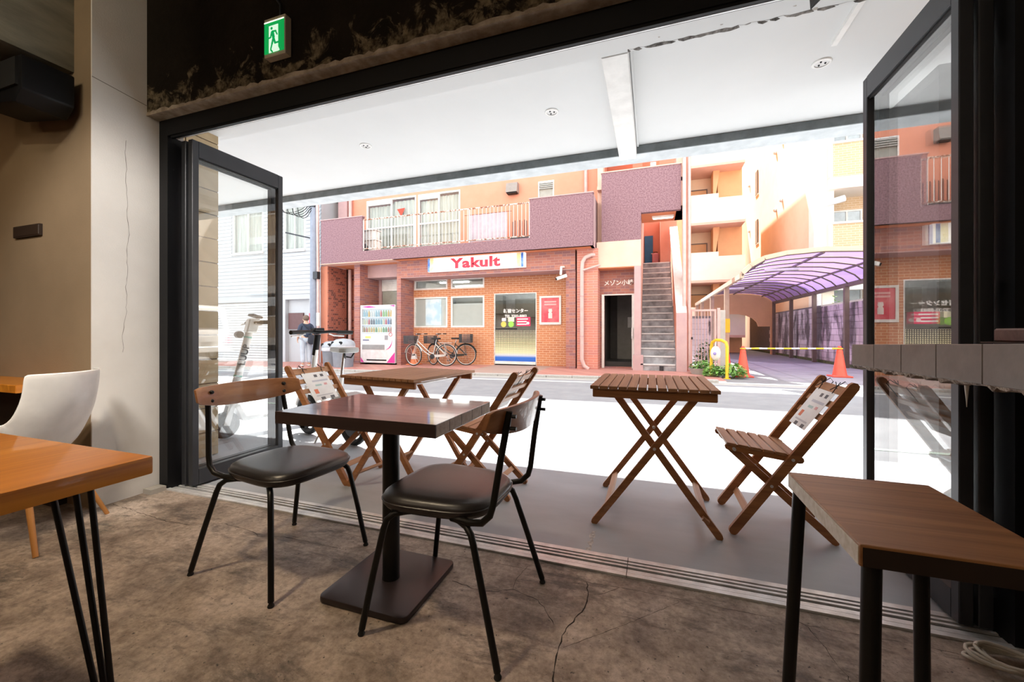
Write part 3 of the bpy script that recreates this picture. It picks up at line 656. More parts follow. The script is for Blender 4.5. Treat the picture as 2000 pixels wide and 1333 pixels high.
obj('base', B(0.80, 0.985, 1.225, 1.375, 0.9935, 0.997), m_darkwood, t)

# high stool in front of the counter
t = thing('wooden_stool', 'high stool with a flat wooden top and black tube legs, bottom right', 'stool', (0.47, 1.03, 0))
SX0, SX1, SY0, SY1 = 0.335, 0.618, 0.842, 1.222
obj('seat_board', B(SX0, SX1, SY0, SY1, 0.622, 0.66), m_stoolwood, t, bev=0.003, seg=2)
obj('edge_strip', B(SX0-0.0012, SX0+0.0005, SY0+0.004, SY1-0.004, 0.6235, 0.6555), m_stooledge, t, label='pale raw edge')
obj('edge_strip', B(SX0+0.004, SX1-0.004, SY0-0.0012, SY0+0.0005, 0.6235, 0.6555), m_darkwood, t, label='front edge darkened as shade')  # dark strip paints shade on the side turned from the daylight
for x, y in ((0.352, 1.195), (0.590, 1.195), (0.365, 0.875), (0.590, 0.875)):
    dx = -0.02 if x < 0.47 else 0.02; dy = 0.03 if y > 1 else -0.03
    lg = obj('leg', MB().tube([(x, y, 0.622), (x+dx, y+dy, 0.012)], 0.0145, 14), m_steel, t, smooth=60)
    obj('foot_cap', MB().lathe([(0.016, 0), (0.016, 0.02)], (x+dx, y+dy, 0), 12), m_rubber, lg, smooth=40)
# coiled white cable on the floor
t = thing('extension_cable', 'coiled white extension cable on the floor in the lower right corner', 'cable', (1.03, 1.645, 0))
pts = []
for i in range(110):
    a = i/110*2*PI*5.5; k = i/110
    pts.append((1.03+(0.085+0.02*math.sin(a*0.37))*math.cos(a)+0.012*math.sin(a*1.3), 1.645+(0.045+0.01*math.sin(a*0.9))*math.sin(a), 0.008+0.032*k+0.007*math.sin(a*2.1)+0.006))
obj('cord', MB().tube(pts, 0.0055, 7), M('cream_cable', (0.72, 0.66, 0.56), 0.5), t, smooth=60)
obj('cord_tail', MB().tube([(1.11, 1.645, 0.007), (1.15, 1.62, 0.007), (1.21, 1.60, 0.007), (1.28, 1.62, 0.007)], 0.0055, 7), MATS['cream_cable'], t, smooth=60)

# ------------------------------------------------------------------ folding furniture on the terrace
def fold_table(label):
    t = thing('folding_table', label, 'table', group='folding slatted tables on the terrace')
    n = 13; w = 0.62/n
    for k in range(n):
        x = -0.31 + w*k
        obj('slat', B(x+0.003, x+w-0.003, -0.335, 0.335, 0.726, 0.744), m_teaky, t, bev=0.002, world=False)
    for s in (-1, 1):
        obj('apron', B(-0.297, 0.297, s*0.305-0.011, s*0.305+0.011, 0.682, 0.726), m_teak, t, bev=0.004, world=False)
        yo = s*0.272; yi = s*0.246
        obj('leg', MB().prism(bar2d((-0.292, 0.012), (0.208, 0.70), 0.034), 'xz', yo-0.011, yo+0.011), m_teak, t, world=False)
        obj('leg', MB().prism(bar2d((0.312, 0.012), (-0.188, 0.70), 0.034), 'xz', yi-0.011, yi+0.011), m_teak, t, world=False)
        obj('pivot_bolt', MB().lathe([(0.008, s*0.2), (0.008, s*0.2865)], (0.01, 0, 0.4265), 10, 'y'), m_alu, t, world=False)
    for x in (-0.228, 0.248):
        obj('cross_bar', MB().beam((x, -0.285, 0.095), (x, 0.285, 0.095), 0.016, 0.034, (1 if x < 0 else -1, 0, 0.7)), m_teaky, t, world=False)
    obj('top_rod', MB().tube([(0.20, -0.3, 0.697), (0.20, 0.3, 0.697)], 0.006, 8), m_alu, t, world=False)
    return t
ft = fold_table('slatted folding table standing alone right of centre on the terrace')
ft.location = (0.005, 2.465, 0)
ft2 = copy_tree(ft); ft2['label'] = 'slatted folding table behind the dark cafe table, between two folding chairs'
ft2.location = (-1.57, 2.42, 0); ft2.rotation_euler = (0, 0, R(-8))
def fold_chair(label):
    t = thing('folding_chair', label, 'chair', group='folding slatted chairs on the terrace')
    ox = -0.23
    P = lambda x, z: (x+ox, z)
    for s in (-1, 1):
        y = s*0.187
        obj('back_rail', MB().prism(bar2d(P(0.008, 0.02), P(0.508, 0.765), 0.042), 'xz', y-0.011, y+0.011), m_teak, t, world=False)
        y = s*0.152
        obj('front_leg', MB().prism(bar2d(P(0.447, 0.018), P(0.005, 0.425), 0.036), 'xz', y-0.010, y+0.010), m_teak, t, world=False)
        y = s*0.170
        obj('seat_rail', MB().prism(bar2d(P(-0.012, 0.437), P(0.300, 0.398), 0.034), 'xz', y-0.007, y+0.007), m_teak, t, world=False)
        for x, z in ((0.174, 0.264), (0.264, 0.402), (0.012, 0.43)):
            obj('pivot_bolt', MB().lathe([(0.0075, s*0.14), (0.0075, s*0.2005)], (x+ox, 0, z), 10, 'y'), m_alu, t, world=False)
    for k in range(6):
        x = -0.022 + 0.0545*k; z = 0.457 - 0.125*(x+0.02)
        obj('seat_slat', MB().add([(x+ox, -0.185+0.012*(k == 5), z-0.012), (x+0.046+ox, -0.185, z-0.0178), (x+0.046+ox, 0.185, z-0.0178), (x+ox, 0.185, z-0.012),
                                   (x+ox, -0.185, z+0.004), (x+0.046+ox, -0.185, z-0.002), (x+0.046+ox, 0.185, z-0.002), (x+ox, 0.185, z+0.004)],
                                  [(0,3,2,1),(4,5,6,7),(0,1,5,4),(1,2,6,5),(2,3,7,6),(3,0,4,7)]), m_teaky, t, bev=0.002, world=False)
    dx, dz = 0.557, 0.830
    for q in (0.735, 0.668, 0.602):
        x = 0.008 + 0.5*(q-0.02)/0.745; hh = 0.046 if q > 0.7 else 0.034
        obj('back_slat', MB().beam((x+ox, -0.178, q), (x+ox, 0.178, q), hh, 0.013, (-dz, 0, dx)), m_teaky, t, bev=0.002, world=False)
    obj('rung', MB().beam((0.083+ox, -0.178, 0.10), (0.083+ox, 0.178, 0.10), 0.034, 0.016, (-dz, 0, dx)), m_teaky, t, world=False)
    obj('rung', MB().beam((0.36+ox, -0.145, 0.098), (0.36+ox, 0.145, 0.098), 0.03, 0.016, (0.68, 0, 0.73)), m_teaky, t, world=False)
    obj('seat_rod', MB().tube([(0.29+ox, -0.18, 0.398), (0.29+ox, 0.18, 0.398)], 0.006, 8), m_alu, t, world=False)
    return t
fc = fold_chair('slatted folding chair with a hanging paper notice, at the far right by the glass door')
fc.location = (0.615, 2.49, 0)
fcm = copy_tree(fc); fcm['label'] = 'slatted folding chair behind the right vinyl chair, right of the left folding table'
fcm.location = (-1.03, 2.465, 0); fcm.rotation_euler = (0, 0, R(-3))
fcl = copy_tree(fc); fcl['label'] = 'slatted folding chair with a hanging paper notice, left of the left folding table'
fcl.location = (-2.15, 2.375, 0); fcl.rotation_euler = (0, 0, R(181))
m_string = M('black_string', (0.012, 0.012, 0.012), 0.8)
def notice(label, loc, rz, w=0.23, h=0.19):
    t = thing('paper_notice', label, 'notice', loc, rz, group='paper notices tied to the folding chairs')
    # hangs in front of the back slats; local frame equals the chair's, x back
    ox = -0.23; nx, nz = -0.83, 0.557
    def Q(s, y, off=0.03): x = 0.508*(s-0.02)/0.745 + 0.008 + ox; return (x + nx*off, y, s + nz*off*0.6)
    def sheet(y0, y1, s0, s1, off, th=0.0012):
        return MB().add([Q(s0, y0, off), Q(s0, y1, off), Q(s1, y1, off), Q(s1, y0, off), Q(s0, y0, off+th), Q(s0, y1, off+th), Q(s1, y1, off+th), Q(s1, y0, off+th)],
                        [(0,3,2,1),(4,5,6,7),(0,1,5,4),(1,2,6,5),(2,3,7,6),(3,0,4,7)])
    sh_ = obj('sheet', sheet(-w/2, w/2, 0.715-h, 0.715, 0.022), m_paper, t, world=False)
    for y, s, ww, hh, c in ((-0.06, 0.69, 0.03, 0.018, (0.12, 0.12, 0.13)), (0.0, 0.69, 0.03, 0.018, (0.12, 0.12, 0.13)), (-0.02, 0.655, 0.15, 0.012, (0.55, 0.56, 0.62)), (-0.055, 0.628, 0.03, 0.014, (0.75, 0.4, 0.4)),
                            (0.015, 0.625, 0.06, 0.012, (0.45, 0.6, 0.58)), (0.06, 0.585, 0.035, 0.03, (0.75, 0.22, 0.12)), (0.0, 0.555, 0.16, 0.008, (0.6, 0.6, 0.62)), (-0.06, 0.535, 0.04, 0.018, (0.15, 0.15, 0.16)), (0.03, 0.535, 0.04, 0.018, (0.15, 0.15, 0.16))):
        obj('printed_block', sheet(y-ww/2, y+ww/2, s-hh/2, s+hh/2, 0.0235, 0.0004), M('print_%d_%d' % (int(c[0]*100), int(c[1]*100)), c, 0.7), sh_, world=False)
    for s in (-1, 1):
        st = obj('string', MB().tube([Q(0.71, s*0.085, 0.023), Q(0.745, s*0.088, 0.028), Q(0.775, s*0.088, 0.012), Q(0.765, s*0.088, -0.012), Q(0.70, s*0.088, -0.012)], 0.0022, 5), m_string, t, world=False)
        obj('knot', MB().tube([Q(0.735, s*0.088-0.03, 0.034), Q(0.745, s*0.088, 0.03), Q(0.762, s*0.088+0.028, 0.036)], 0.002, 5).tube([Q(0.765, s*0.088-0.016, 0.034), Q(0.745, s*0.088, 0.03), Q(0.722, s*0.088+0.02, 0.036)], 0.002, 5), m_string, st, world=False)
    return t
notice('white printed paper notice tied to the far right folding chair', (0.615, 2.49, 0), 0)
notice('white printed paper notice tied to the left folding chair', (-2.15, 2.375, 0), R(181))
notice('white printed paper notice tied to the middle folding chair, seen edge-on', (-1.03, 2.465, 0), R(-3))

# ------------------------------------------------------------------ the orange building across the street
bd = thing('apartment_building', 'orange and purple apartment building with a brick ground floor shop across the street', 'building', (-5, 12, 0))
def bp(name, mb, mat, parent=bd, **k): return obj(name, mb, mat, parent, **k)
# ground floor
bp('brick_pillar', B(-10.92, -10.6, 11.2, 12.1, -0.12, 3.33), m_brickd)
bp('pillar_face', B(-10.925, -10.63, 11.19, 11.2, -0.12, 3.33), m_peach)
bp('recess_wall', B(-10.6, -9.45, 12.1, 12.3, -0.12, 3.33), m_brickd)
bp('brick_pillar', B(-9.50, -9.27, 11.2, 12.3, -0.12, 3.33), m_brickm)
bp('drain_pipe', MB().tube([(-10.35, 11.98, -0.1), (-10.35, 11.98, 3.3)], 0.06, 10), m_pinkpipe, smooth=60)
bp('brick_pillar', B(-7.81, -7.66, 11.2, 11.95, -0.12, 3.33), m_brickm, label='brick pillar right of the vending machine')
bp('recess_wall', wall_holes(-9.3, -7.7, -0.1, 3.33, 12.2, 12.35, [(-9.15, -7.78, 1.2, 2.95)]), m_mauve)
bp('recess_lintel', B(-9.3, -7.81, 11.6, 12.2, 2.9, 3.33), m_mauve)
sh_ = bp('shutter_box', B(-9.15, -7.78, 12.22, 12.3, 2.5, 2.95), m_white)
for k in range(5): obj('shutter_slat', B(-9.14, -7.79, 12.205, 12.222, 2.51+0.085*k, 2.58+0.085*k), m_white, sh_)
bp('recess_window', B(-9.15, -7.78, 12.26, 12.3, 1.2, 2.5), M('greenish_grey_glass', (0.35, 0.37, 0.33), 0.2))
bp('frieze', B(-7.66, -2.0, 11.2, 11.5, 2.80, 3.33), m_brickm)
bp('frieze_soffit', B(-7.66, -2.0, 11.21, 11.95, 2.78, 2.80), m_mauve)
holes = [(-7.64, -6.37, 2.46, 2.80), (-6.24, -5.05, 2.46, 2.80), (-7.64, -6.37, 1.19, 2.21), (-6.24, -5.05, 1.19, 2.21), (-4.72, -3.32, -0.02, 2.26)]
bp('shop_wall', wall_holes(-7.66, -2.0, -0.1, 2.80, 11.95, 12.08, holes), m_brick)
def window(parent, x0, x1, y, z0, z1, fr=0.045, mull=(), trans=(), pane=m_winglass, frame=m_white, name='window'):
    w = obj(name, wall_holes(x0, x1, z0, z1, y-0.03, y+0.03, _win_holes(x0, x1, z0, z1, fr, mull, trans)), frame, parent)
    obj('pane', B(x0+fr*0.5, x1-fr*0.5, y-0.004, y+0.004, z0+fr*0.5, z1-fr*0.5), pane, w)
    return w
def _win_holes(x0, x1, z0, z1, fr, mull, trans):
    xs = [x0] + list(mull) + [x1]; zs = [z0] + list(trans) + [z1]
    return [(xs[i]+fr*(1 if i == 0 else 0.5), xs[i+1]-fr*(1 if i == len(xs)-2 else 0.5), zs[j]+fr*(1 if j == 0 else 0.5), zs[j+1]-fr*(1 if j == len(zs)-2 else 0.5)) for i in range(len(xs)-1) for j in range(len(zs)-1)]
m_frost = M('frosted_film', (0.52, 0.55, 0.54), 0.5, col2=(0.49, 0.52, 0.51))
for k, (a, b, c, d) in enumerate(holes[:4]):
    w = window(bd, a, b, 11.97, c, d, 0.05)
    if k >= 2: obj('frosted_film', B(a+0.05, b-0.05, 12.0, 12.004, c+0.05, d-(0.05 if k == 2 else 0.24)), m_frost, w)
obj('ad_panel', B(-7.22, -6.62, 11.985, 11.992, 1.26, 2.15), M('pale_blue_ad', (0.48, 0.66, 0.80), 0.5, col2=(0.72, 0.80, 0.86), scale=2.5, lo=0.45, hi=0.6), bpy.data.objects['window'] if 'window' in bpy.data.objects else bd)
# shop interior
m_shopwall = M('pale_shop_wall', (0.55, 0.57, 0.56), 0.7)
bp('shop_room', MB().box(-7.66, -2.0, 15.0, 15.1, 0, 2.9).box(-7.66, -2.0, 12.1, 15.1, -0.1, 0.0).box(-7.66, -2.0, 12.1, 15.1, 2.82, 2.92).box(-7.7, -7.6, 12.1, 15.1, 0, 2.9).box(-2.06, -2.0, 12.1, 15.1, 0, 2.9), m_shopwall)
bp('shop_counter', B(-5.2, -2.9, 13.2, 13.6, 0, 0.95), M('dark_counter', (0.12, 0.12, 0.12), 0.5))
bp('shop_shelf', B(-7.4, -5.4, 14.6, 14.95, 1.75, 2.45), M('dim_shelf', (0.2, 0.2, 0.17), 0.6))
bp('shop_shelf', B(-4.9, -3.6, 14.6, 14.95, 1.6, 2.3), MATS['dim_shelf'])
for x, y in ((-6.6, 12.9), (-4.1, 12.9), (-6.6, 14.1), (-4.1, 14.1)):
    bp('fluorescent_tube', B(x-0.55, x+0.55, y-0.06, y+0.06, 2.78, 2.82), M('fluorescent', (1, 1, 0.96), 0.5, col2=(1, 1, 0.96), emit=6))
# shop door
dr = window(bd, -4.72, -3.32, 11.99, 0.0, 2.26, 0.03, name='shop_door', frame=m_alu)
def dots_mat():
    m, nt, b = _new('dot_gradient_film')
    tc = nt.nodes.new('ShaderNodeTexCoord'); sp = nt.nodes.new('ShaderNodeSeparateXYZ'); nt.links.new(tc.outputs['Generated'], sp.inputs[0])
    def mt(op, a, b_=None):
        n = nt.nodes.new('ShaderNodeMath'); n.operation = op
        for i, k in enumerate((a, b_)):
            if k is None: continue
            if isinstance(k, (int, float)): n.inputs[i].default_value = k
            else: nt.links.new(k, n.inputs[i])
        return n.outputs[0]
    cx = mt('ABSOLUTE', mt('SUBTRACT', mt('FRACT', mt('MULTIPLY', sp.outputs[0], 30)), 0.5))
    cz = mt('ABSOLUTE', mt('SUBTRACT', mt('FRACT', mt('MULTIPLY', sp.outputs[2], 23)), 0.5))
    mx = mt('MAXIMUM', cx, cz)
    size = mt('ADD', 0.24, mt('MULTIPLY', mt('SUBTRACT', 1.0, sp.outputs[2]), 0.28))
    dot = mt('LESS_THAN', mx, size)
    col = _ramp(nt, sp.outputs[2], [(0.0, (0.02, 0.12, 0.55)), (0.13, (0.03, 0.16, 0.62)), (0.19, (0.62, 0.68, 0.80)), (0.28, (0.85, 0.80, 0.50)), (0.6, (0.80, 0.76, 0.45)), (1.0, (0.78, 0.74, 0.56))])
    gap = _ramp(nt, sp.outputs[2], [(0.0, (0.01, 0.05, 0.25)), (0.25, (0.3, 0.28, 0.2)), (0.5, (0.03, 0.03, 0.025))])
    nt.links.new(_mix(nt, dot, gap, col), b.inputs['Base Color']); b.inputs['Roughness'].default_value = 0.4; return m
obj('dot_film', B(-4.69, -3.35, 11.975, 11.982, 0.12, 1.10), dots_mat(), dr)
obj('bottom_rail', B(-4.70, -3.34, 11.96, 12.02, 0.0, 0.12), m_whiteplastic, dr)
obj('lettering', moved(text_mb('新宿センター', 0.135, 0.004), -4.0, 11.972, 1.69), m_paper, dr)
obj('lettering', moved(text_mb('TEL 3202-8883', 0.115, 0.003), -4.0, 11.972, 1.53), m_paper, dr)
def stick(name, a, b, c, d, col, yy=11.968): return obj(name, B(a, b, yy, yy+0.003, c, d), M('print_' + name + str(int(col[0]*90)), col, 0.5), dr)
rs = stick('red_sticker', -3.98, -3.52, 1.22, 1.50, (0.72, 0.03, 0.12))
for z in (1.44, 1.36, 1.28): obj('sticker_line', B(-3.95, -3.64 if z < 1.4 else -3.6, 11.966, 11.968, z-0.018, z+0.018), m_paper, rs)
obj('sticker_dot', MB().lathe([(0.045, 11.9655), (0.045, 11.968)], (-3.60, 0, 1.31), 14, 'y'), m_paper, rs)
stick('cream_sticker', -4.25, -4.05, 1.36, 1.50, (0.82, 0.80, 0.58)); stick('white_sticker', -4.46, -4.32, 1.38, 1.48, (0.78, 0.74, 0.80))
obj('round_sticker', MB().lathe([(0.09, 11.966), (0.09, 11.969)], (-4.40, 0, 1.28), 18, 'y'), M('yellow_round', (0.80, 0.60, 0.12), 0.5), dr)
obj('round_sticker', MB().lathe([(0.095, 11.966), (0.095, 11.969)], (-4.15, 0, 1.28), 18, 'y'), M('green_round', (0.32, 0.68, 0.10), 0.5), dr)
obj('handle_bar', B(-4.66, -3.95, 11.94, 11.965, 1.12, 1.15), m_black, dr)
# pillars at the right of the shop
bp('brick_pillar', B(-2.27, -2.0, 11.25, 11.95, -0.05, 2.80), m_brickm)
bp('brick_pillar', B(-1.95, -1.38, 11.2, 12.0, -0.05, 3.33), brick('red_pink_brick', (0.60, 0.22, 0.15), (0.50, 0.20, 0.17), (0.58, 0.36, 0.31), 0.3, 0.068, 0.006), label='broad red brick pillar beside the doorway')
bp('drain_pipe', MB().tube([(-1.62, 11.14, 0.02), (-1.74, 11.13, 0.10), (-1.80, 11.12, 0.28), (-1.80, 11.12, 2.75), (-1.78, 11.10, 2.95), (-1.70, 11.1, 3.08), (-1.55, 11.12, 3.14), (-1.45, 11.3, 3.16)], 0.055, 12), m_pinkpipe, smooth=60)
bp('drain_branch', MB().tube([(-1.80, 11.1, 2.72), (-1.30, 11.06, 2.84)], 0.028, 8), m_pinkpipe, smooth=60)
for z in (0.9, 2.0): bp('pipe_clip', MB().lathe([(0.062, z), (0.062, z+0.03)], (-1.80, 11.12, 0), 12), m_mauve)
# balcony
bp('balcony_slab', B(-10.53, -1.46, 10.82, 12.1, 3.33, 3.45), m_orange)
bp('balcony_band', B(-10.53, -1.46, 10.8, 10.92, 3.33, 3.66), m_purple)
bp('balcony_parapet', B(-10.53, -8.855, 10.8, 10.92, 3.66, 4.785), m_purple, label='solid purple parapet at the left end of the balcony')
bp('balcony_parapet', B(-3.2, -1.46, 10.8, 10.92, 3.66, 4.73), m_purple, label='solid purple parapet at the right end of the balcony')
bp('balcony_side', B(-1.54, -1.455, 10.92, 12.1, 3.33, 4.73), m_mauve)
bp('balcony_coping', B(-10.55, -8.83, 10.78, 10.94, 4.785, 4.81), m_mauve); bp('balcony_coping', B(-3.22, -1.44, 10.78, 10.94, 4.73, 4.755), m_mauve)
bp('soffit_edge', B(-10.55, -7.7, 10.8, 11.2, 3.31, 3.335), m_peachlite)
rl = bp('balcony_railing', MB().tube([(-8.85, 10.86, 4.68), (-3.2, 10.86, 4.66)], 0.022, 8), M('rusty_rail', (0.66, 0.58, 0.52), 0.7, col2=(0.23, 0.09, 0.05), scale=14, lo=0.46, hi=0.52), label='rusty white balcony railing')
obj('bottom_rail', MB().beam((-8.85, 10.86, 3.74), (-3.2, 10.86, 3.73), 0.03, 0.03), MATS['rusty_rail'], rl)
bar = obj('baluster', MB().tube([(0, 0, 3.72), (0, 0, 4.67)], 0.0065, 6), m_white, rl, world=False)
bar.location = (-8.85+5, 10.86-12, 0)
for k in range(1, 48):
    q = bar.copy(); COL.objects.link(q); q.location = (-8.85+5+0.12*k, 10.86-12, 0)
for x in (-8.84, -6.95, -5.07, -3.22): obj('post', MB().beam((x, 10.86, 3.66), (x, 10.86, 4.68), 0.03, 0.03), m_white, rl)
# upper wall and its windows
uw = [(-9.72, -7.66, 3.6, 5.76), (-7.58, -5.98, 3.6, 5.76), (-3.31, -2.81, 5.02, 5.69)]
bp('upper_wall', wall_holes(-10.55, -1.43, 3.33, 10.3, 12.1, 12.25, uw), m_peach)
bp('building_core', MB().box(-10.9, -1.4, 15.1, 19, -0.1, 10.3).box(-10.9, -1.43, 12.25, 15.1, 9.0, 10.3).box(-10.92, -10.55, 12.1, 19, -0.1, 10.3), m_peach)
bp('roof_slab', B(-11.0, -1.4, 10.9, 19, 10.2, 10.4), m_mauve)
bp('tower_roof', B(-1.4, 0.9, 10.9, 12.6, 10.2, 10.4), m_mauve)
m_curtain = M('white_net_curtain', (0.56, 0.57, 0.52), 0.8, col2=(0.34, 0.35, 0.32), scale=5, stretch=(3.2, 1, 0.12))
for a, b, mu in ((-9.72, -7.66, -8.67), (-7.58, -5.98, -6.78)):
    w = window(bd, a, b, 12.13, 3.6, 5.76, 0.05, mull=(mu,), trans=(4.75,), name='balcony_window')
    vs = []; fs = []; n = 60
    for i in range(n+1):
        x = a+0.05+(b-a-0.1)*i/n; yy = 12.22+0.025*math.sin(i*1.25)
        vs += [(x, yy, 3.62), (x, yy, 5.55 if x < mu else 5.66)]
        if i: fs.append((2*i-2, 2*i, 2*i+1, 2*i-1))
    obj('curtain', MB().add(vs, fs), m_curtain, w, smooth=80, fixn=False)
    obj('window_head', B(a+0.05, mu-0.03, 12.10, 12.16, 5.58, 5.71), m_white, w)
bp('red_triangle_mark', MB().prism([(-8.42, 5.34), (-8.10, 5.36), (-8.25, 5.08)], 'xz', 12.085, 12.095), M('red_mark', (0.75, 0.05, 0.02), 0.5))
w = window(bd, -3.31, -2.81, 12.13, 5.02, 5.69, 0.035, name='louvre_window', frame=m_alu, pane=M('grey_pane', (0.36, 0.37, 0.34), 0.3))
for k in range(4): obj('louvre', MB().beam((-3.29, 12.08, 5.46+0.055*k), (-2.83, 12.08, 5.46+0.055*k), 0.045, 0.008, (0, -0.5, 0.8)), m_white, w)
vh = bp('vent_hood', MB().prism([(11.86, 5.40), (12.1, 5.38), (12.1, 5.70), (11.92, 5.70)], 'yz', -4.30, -3.93), M('grey_brown_hood', (0.30, 0.27, 0.25), 0.6))
obj('vent_mouth', B(-4.27, -3.96, 11.88, 12.05, 5.36, 5.40), m_black, vh)
bp('wall_pipe', MB().tube([(-1.83, 12.03, 3.4), (-1.83, 12.03, 7)], 0.05, 10), m_pinkpipe, smooth=60)
bp('wall_pipe', MB().tube([(-10.35, 12.0, 3.4), (-10.35, 12.0, 7)], 0.06, 10), m_pinkpipe, smooth=60)
bp('wall_strip', B(-10.9, -10.5, 12.0, 12.1, 3.33, 7), m_mauve)
# stair tower
bp('tower_strip', B(-1.45, -1.29, 11.7, 12.1, 2.8, 10.3), m_peachlite)
bp('stair_parapet', MB().prism([(-1.29, 3.50), (-0.258, 3.50), (-0.258, 4.215), (0.725, 4.215), (0.725, 5.39), (-1.29, 5.39)], 'xz', 11.3, 11.45), m_purple, label='purple rough parapet of the stair landing')
bp('parapet_coping', B(-1.31, 0.745, 11.28, 11.47, 5.39, 5.415), m_peachlite)
bp('peach_panel', MB().box(-1.42, -0.258, 11.28, 11.44, 2.80, 3.50), m_peachlite)
bp('panel_soffit', B(-1.42, -0.258, 11.30, 11.80, 2.78, 2.80), m_orange)
bp('tower_wall', wall_holes(-1.40, -0.30, -0.02, 2.80, 11.72, 11.85, [(-1.26, -0.48, 0.05, 2.07)]), m_brickm)
en = bp('entrance_frame', wall_holes(-1.33, -0.44, 0.02, 2.10, 11.68, 11.74, [(-1.26, -0.51, 0.0, 2.07)]), m_whiteplastic, label='white entrance frame')
obj('handle', B(-0.52, -0.48, 11.64, 11.70, 0.85, 1.15), m_alu, en)
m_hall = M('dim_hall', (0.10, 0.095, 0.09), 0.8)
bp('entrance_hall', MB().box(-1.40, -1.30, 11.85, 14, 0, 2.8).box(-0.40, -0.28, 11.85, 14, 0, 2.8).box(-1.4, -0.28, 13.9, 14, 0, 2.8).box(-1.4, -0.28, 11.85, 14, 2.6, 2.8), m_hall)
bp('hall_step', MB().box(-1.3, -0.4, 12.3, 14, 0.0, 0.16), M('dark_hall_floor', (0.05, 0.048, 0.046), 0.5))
bp('hall_panel', B(-1.05, -0.42, 13.6, 13.64, 0.16, 2.3), M('grey_hall_door', (0.26, 0.25, 0.23), 0.6))
bp('hall_paper', B(-0.72, -0.50, 13.58, 13.598, 1.18, 1.52), m_paper)
bp('lettering', moved(text_mb('メゾン小峰', 0.16, 0.004, 0.02), -0.87, 11.71, 2.41), m_whiteplastic, label='white building name lettering')
bp('tower_column', MB().box(-0.43, -0.262, 11.25, 11.7, 0.0, 2.8), m_mauve)
bp('column_foot', B(-0.46, -0.20, 11.10, 11.45, 0.0, 0.42), m_mauve)
bp('stair_wall', B(-0.40, -0.265, 11.45, 16.3, 0, 5.39), m_peachlite)
for k in range(17):
    y0 = 11.12 + 0.218*k
    st = bp('stair_step', B(-0.262, 0.62, y0, y0+0.245, 0.2*k if k else 0.0, 0.2*(k+1)), m_stair)
    obj('nosing', B(-0.262, 0.58, y0-0.02, y0+0.05, 0.2*(k+1)-0.028, 0.2*(k+1)+0.006), m_nosing, st)
bp('stair_body', MB().prism([(11.3, 0.0), (14.9, 0.0), (14.9, 3.3), (14.8, 3.3)], 'yz', -0.262, 0.62), m_stair)
bp('landing', B(-0.262, 0.9, 14.83, 16.5, 3.2, 3.4), m_stair)
sp_ = bp('sloped_parapet', MB().prism([(11.08, 0.0), (15.0, 0.0), (15.0, 4.62), (11.08, 1.52)], 'yz', 0.615, 0.83), m_peach)
obj('parapet_cap', MB().add([(0.60, 11.06, 1.52), (0.845, 11.06, 1.52), (0.845, 15.0, 4.64), (0.60, 15.0, 4.64), (0.60, 11.06, 1.56), (0.845, 11.06, 1.56), (0.845, 15.0, 4.68), (0.60, 15.0, 4.68)],
    [(0,3,2,1),(4,5,6,7),(0,1,5,4),(1,2,6,5),(2,3,7,6),(3,0,4,7)]), m_white, sp_)
obj('parapet_post', B(0.60, 0.85, 11.05, 11.09, 0, 1.52), m_mauve, sp_)
bp('landing_back_wall', MB().box(-0.4, 0.9, 16.3, 16.5, 3.4, 6.2), m_peach)
bp('landing_side_wall', B(0.30, 0.62, 15.2, 16.3, 3.4, 5.2), m_peach)
db = bp('blue_door', B(-0.24, 0.06, 16.25, 16.3, 3.4, 4.70), m_blue)
obj('knob', MB().sphere((0.02, 16.22, 4.0), 0.03, 6), m_alu, db)
bp('beam_soffit', B(-0.258, 0.83, 11.45, 12.4, 4.215, 4.35), m_orange)
bp('tower_side', B(0.62, 0.83, 11.45, 12.4, 4.215, 10.3), m_peachlite)
lf = bp('strip_light', B(0.02, 0.58, 11.75, 11.87, 4.165, 4.215), m_white)
obj('tube', MB().tube([(0.05, 11.81, 4.15), (0.55, 11.81, 4.15)], 0.018, 8), M('warm_tube', (1, 0.95, 0.8), 0.5, col2=(1, 0.95, 0.8), emit=1.5), lf)
bp('upper_back_wall', wall_holes(-1.43, 0.83, 5.0, 10.3, 13.2, 13.4, [(-1.36, -0.55, 5.0, 6.7), (-0.26, 0.25, 5.0, 6.8)]), m_peach)
bp('upper_recess', MB().box(-1.43, 0.83, 14.3, 14.4, 5, 8.2), m_peach)
bp('blue_door', B(-0.24, 0.08, 14.2, 14.3, 5.0, 6.25), m_blue)
bp('upper_floor', B(-1.43, 0.83, 11.45, 14.4, 5.0, 5.1), m_peachlite)
bp('upper_column', B(-0.02, 0.12, 11.5, 11.62, 5.39, 5.6), m_white)
bp('drain_pipe', MB().tube([(0.80, 11.25, 0.05), (0.80, 11.25, 7)], 0.045, 10), m_pinkpipe, smooth=60)
bp('drain_pipe', MB().tube([(0.92, 11.35, 0.05), (0.92, 11.35, 7)], 0.04, 10), m_pinkpipe, smooth=60)
bp('tower_edge', B(0.83, 0.98, 11.5, 12.4, 0, 10.3), m_peach)
bp('gas_meter', B(0.2, 0.30, 11.09, 11.12, 0.04, 0.15), m_alu_grey)

